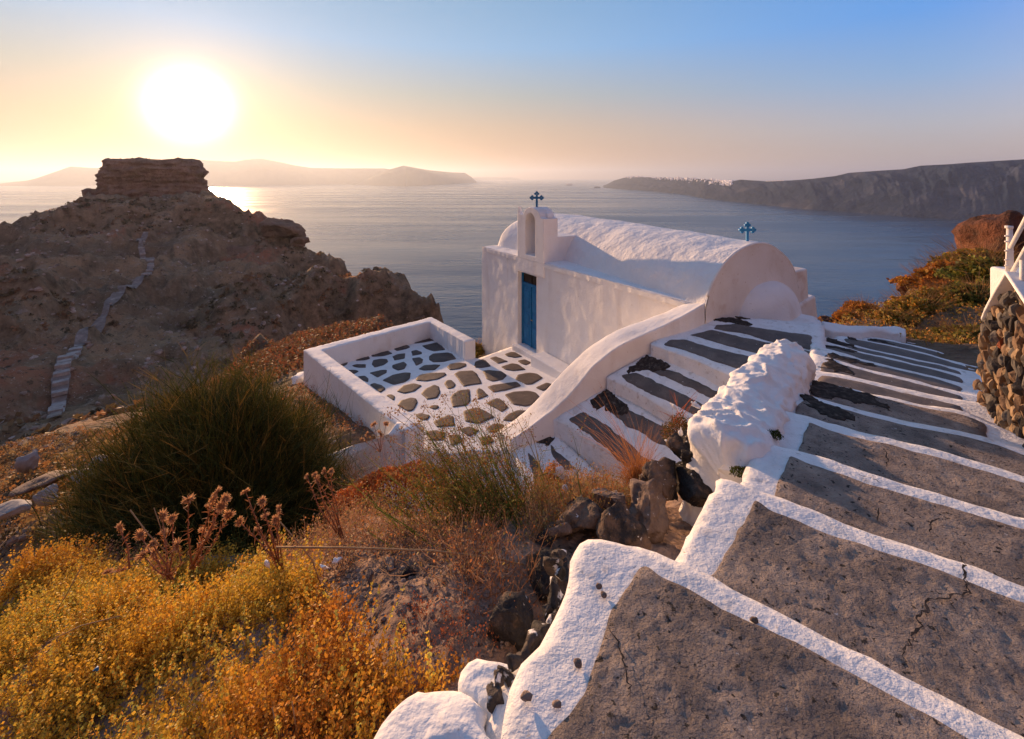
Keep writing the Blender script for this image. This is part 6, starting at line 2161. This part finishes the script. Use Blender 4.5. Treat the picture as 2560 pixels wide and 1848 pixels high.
arcs('dry_grass', (1600, 1195), [(1430, 1020), (1470, 1000), (1480, 1080), (1500, 1000), (1520, 1060), (1540, 1100), (1450, 1070), (1560, 1040)], 3.4, 60, (.55, .24, .09), 'reddish dry grass arching over the side steps')
arcs('dry_grass', (1590, 1215), [(1620, 1060), (1640, 1080), (1570, 1130), (1540, 1150), (1650, 1120), (1600, 1110), (1510, 1160)], 3.35, 150, (.52, .22, .07), 'dense tuft of orange grass at the foot of the arching grass', spr=16)
V, Q, cc = shrub_mesh(31, (.17, .14, .13), 2600, [(.50, .18, .05), (.42, .24, .07), (.34, .15, .05)], .006, ((.34, .16, .08),), .2, 300)
o = npmesh('low_bush', V, Q, M['leaf'], None, False, cc); o.location = WY(1610, 1205, 3.4); tag(o, 'low orange-brown bush above the dark boulders', 'bush')
V, Q, cc = shrub_mesh(32, (.16, .14, .20), 3200, [(.12, .10, .03), (.20, .12, .04), (.34, .16, .05), (.09, .10, .03)], .006, ((.30, .10, .05),), .25, 120)
o = npmesh('wall_bush', V, Q, M['leaf'], None, False, cc); o.location = WY(1705, 1105, 3.35); tag(o, 'dark twiggy bush growing against the left side of the white rubble wall', 'bush')
arcs('red_sprig', (1695, 1060), [(1682, 975), (1690, 985), (1750, 978), (1660, 1030), (1740, 990)], 3.35, 12, (.42, .12, .05), 'red upright sprigs growing out of the wall bush', w=.003, cat='sprig', spr=8)
V, Q, cc = shrub_mesh(33, (.075, .06, .13), 900, [(.60, .26, .04), (.50, .20, .04)], .007, ((.34, .16, .08),), .35, 80)
o = npmesh('orange_sprig', V, Q, M['leaf'], None, False, cc); o.location = WY(1385, 1200, 3.5); tag(o, 'small bright orange plant beside the crumpled white rubbish', 'plant')
V, Q, cc = shrub_mesh(34, (.10, .08, .05), 700, [(.10, .12, .02), (.07, .08, .02)], .008, ((.1, .08, .03),), .3, 30)
for (x, y, Y), lab in (((2000, 1000, 4.15), 'green moss tuft under the right flank of the white rubble wall'), ((1935, 1090, 3.15), 'small dark moss tuft in the hollow of the rubble wall foot'),
                       ((1850, 1185, 2.75), 'dry moss at the near foot of the rubble wall')):
    o = npmesh('moss_tuft', V, Q, M['leaf'], None, False, cc); o.location = WY(x, y, Y); o.scale = (1, 1, 1) if y < 1050 else (.6, .6, .8)
    tag(o, lab, 'moss')
# white lumps of plaster and rubbish
for (x, y, Y), sz, sd, lab in [((1690, 1018, 3.3), (.05, .03, .025), 81, 'pinkish white plaster lump on the wall bush, left one'), ((1740, 1015, 3.25), (.055, .035, .03), 82, 'pinkish white plaster lump between wall bush and rubble wall'),
                               ((1700, 1080, 3.2), (.02, .02, .045), 83, 'upright white plaster scrap under the wall bush'), ((1672, 1105, 3.25), (.035, .02, .03), 84, 'flat white plaster scrap left of the upright one'),
                               ((1403, 1180, 3.4), (.05, .03, .075), 85, 'crumpled white rubbish beside the small orange plant'), ((1412, 1222, 3.3), (.06, .03, .02), 86, 'white scrap lying below the crumpled rubbish'),
                               ((668, 1412, 2.3), (.03, .015, .035), 87, 'bluish white scrap at the edge of the yellow scrub'), ((812, 1418, 2.4), (.035, .02, .02), 88, 'pale pink scrap of paper left of the bare soil'),
                               ((842, 1402, 2.45), (.04, .02, .03), 89, 'larger pale scrap behind the pink one'), ((240, 1672, 1.75), (.018, .012, .012), 90, 'dark blue scrap buried in the yellow scrub')]:
    mm = M['plaster'] if sd != 90 else M['door']
    tag(rock('scrap', WY(x, y, Y), sz, sd, mm, (0, .4, sd), 3, rough=.35, cut=.5), lab, 'scrap')

# ------------------------------------------------------------------ far village, ships
M['house'] = mat('distant white house', (.85, .82, .80), .9)
hm2 = bpy.data.meshes.new('house')
hm2.from_pydata([(-.5, -.5, 0), (.5, -.5, 0), (.5, .5, 0), (-.5, .5, 0), (-.5, -.5, 1), (.5, -.5, 1), (.5, .5, 1), (-.5, .5, 1)], [], [(4, 5, 6, 7), (0, 1, 5, 4), (1, 2, 6, 5), (2, 3, 7, 6), (3, 0, 4, 7)])
hm2.materials.append(M['house'])
r_ = random.Random(4)
topS, baseS = cD(TOP), cD(BASE)
k = 0
while k < 230:
    xD = r_.choice([r_.uniform(1400, 1620), r_.uniform(1385, 1560), r_.uniform(1570, 1618), r_.uniform(1600, 1622)])
    x = xD * 1.12875
    yt = float(np.interp(x, *np.array(topS).T)); yb = float(np.interp(x, *np.array(baseS).T))
    dep = -SEA * F / (yb - HY)
    down = abs(r_.gauss(0, 1)) * (3.2 if xD < 1520 else 5)
    f = max(.05, 1 - down / (yb - yt)) ** (1 / .75)
    Y = dep * (1 + .16 * f)
    p = WY(x, yt + down - .6, Y)
    o = bpy.data.objects.new('house', hm2); C.objects.link(o)
    s = r_.uniform(8, 22) * Y / 6000
    o.location = (p.x, p.y - 6, p.z - 14); o.scale = (s * 1.6, s, 14 + r_.uniform(4, 15)); o.rotation_euler = (0, 0, r_.uniform(-.4, .4))
    tag(o, 'tiny white house of the village on the distant cliff', 'house', 'village houses on the far cliff'); k += 1
for k in range(14):
    x = (1488 + k * 2.4) * 1.12875
    p = WY(x, 426.5 * 1.12875 - r_.uniform(0, 1.5), 6200)
    o = bpy.data.objects.new('house', hm2); C.objects.link(o); o.location = (p.x, p.y, p.z); o.scale = (14, 9, r_.uniform(6, 12))
    tag(o, 'tiny white house by the water under the distant cliff village', 'house', 'harbour houses under the far cliff')
for (x0, x1, lab, grp) in ((1700, 1745, 'tiny white house of the hamlet on the distant cliff, right of the village', 'hamlet houses on the far cliff'),):
    for k in range(7):
        x = (x0 + k * 6) * 1.12875
        yt = float(np.interp(x, *np.array(topS).T)); yb = float(np.interp(x, *np.array(baseS).T)); Y = -SEA * F / (yb - HY) * 1.16
        p = WY(x, yt, Y); o = bpy.data.objects.new('house', hm2); C.objects.link(o); o.location = (p.x, p.y, p.z - 6); o.scale = (14, 9, 11)
        tag(o, lab, 'house', grp)
M['ship'] = mat('distant ship paint', (.42, .40, .42), .6)
M['shipdark'] = mat('ship hull paint', (.12, .13, .17), .6)
sp = W(1424.5, 463.5, SEA)
sh = empty('cruise_ship', sp); tag(sh, 'grey cruise ship far out between the islands', 'ship')


def hull(nm, L_, B_, z0, z1, m, parent, taper=.8, x0=0):
    xs_ = [-.5, -.45, .3, .5]; wsx = [.7, 1, 1, .05]
    V = []
    for z, kk in ((z0, taper), (z1, 1)):
        for xx, ww in zip(xs_, wsx):
            for sg in (-1, 1): V.append((x0 + xx * L_ * (1 if z == z1 else .96), sg * ww * B_ / 2 * kk, z))
    Fc = []
    for lv in (0,):
        for i_ in range(3):
            a = i_ * 2
            Fc += [(a, a + 2, a + 10, a + 8), (a + 3, a + 1, a + 9, a + 11), (a + 8, a + 10, a + 11, a + 9)]
    Fc += [(1, 0, 8, 9), (6, 7, 15, 14)]
    return mesh(nm, V, Fc, m, parent)


hull('hull', 190, 28, -3, 14, M['shipdark'], sh)
for a, b, z0, z1 in ((-85, 60, 14, 22), (-80, 50, 22, 30), (-70, 40, 30, 37), (20, 42, 37, 42)):
    box('deck', (a, -12, z0 + .01), (b, 12, z1), M['ship'], sh, 0)
box('funnel', (-50, -5, 37), (-34, 5, 52), M['ship'], sh, 0)
tube('mast', [(30, 0, 42), (30, 0, 56)], 1.0, M['ship'], sh, 6)
bt = W(1389, 475.5, SEA)
b2 = empty('motor_boat', bt); tag(b2, 'small dark boat on the water left of the cruise ship', 'boat')
hull('hull', 52, 12, -1, 6, M['shipdark'], b2)
box('cabin', (-10, -4, 6), (10, 4, 11), M['ship'], b2, 0)
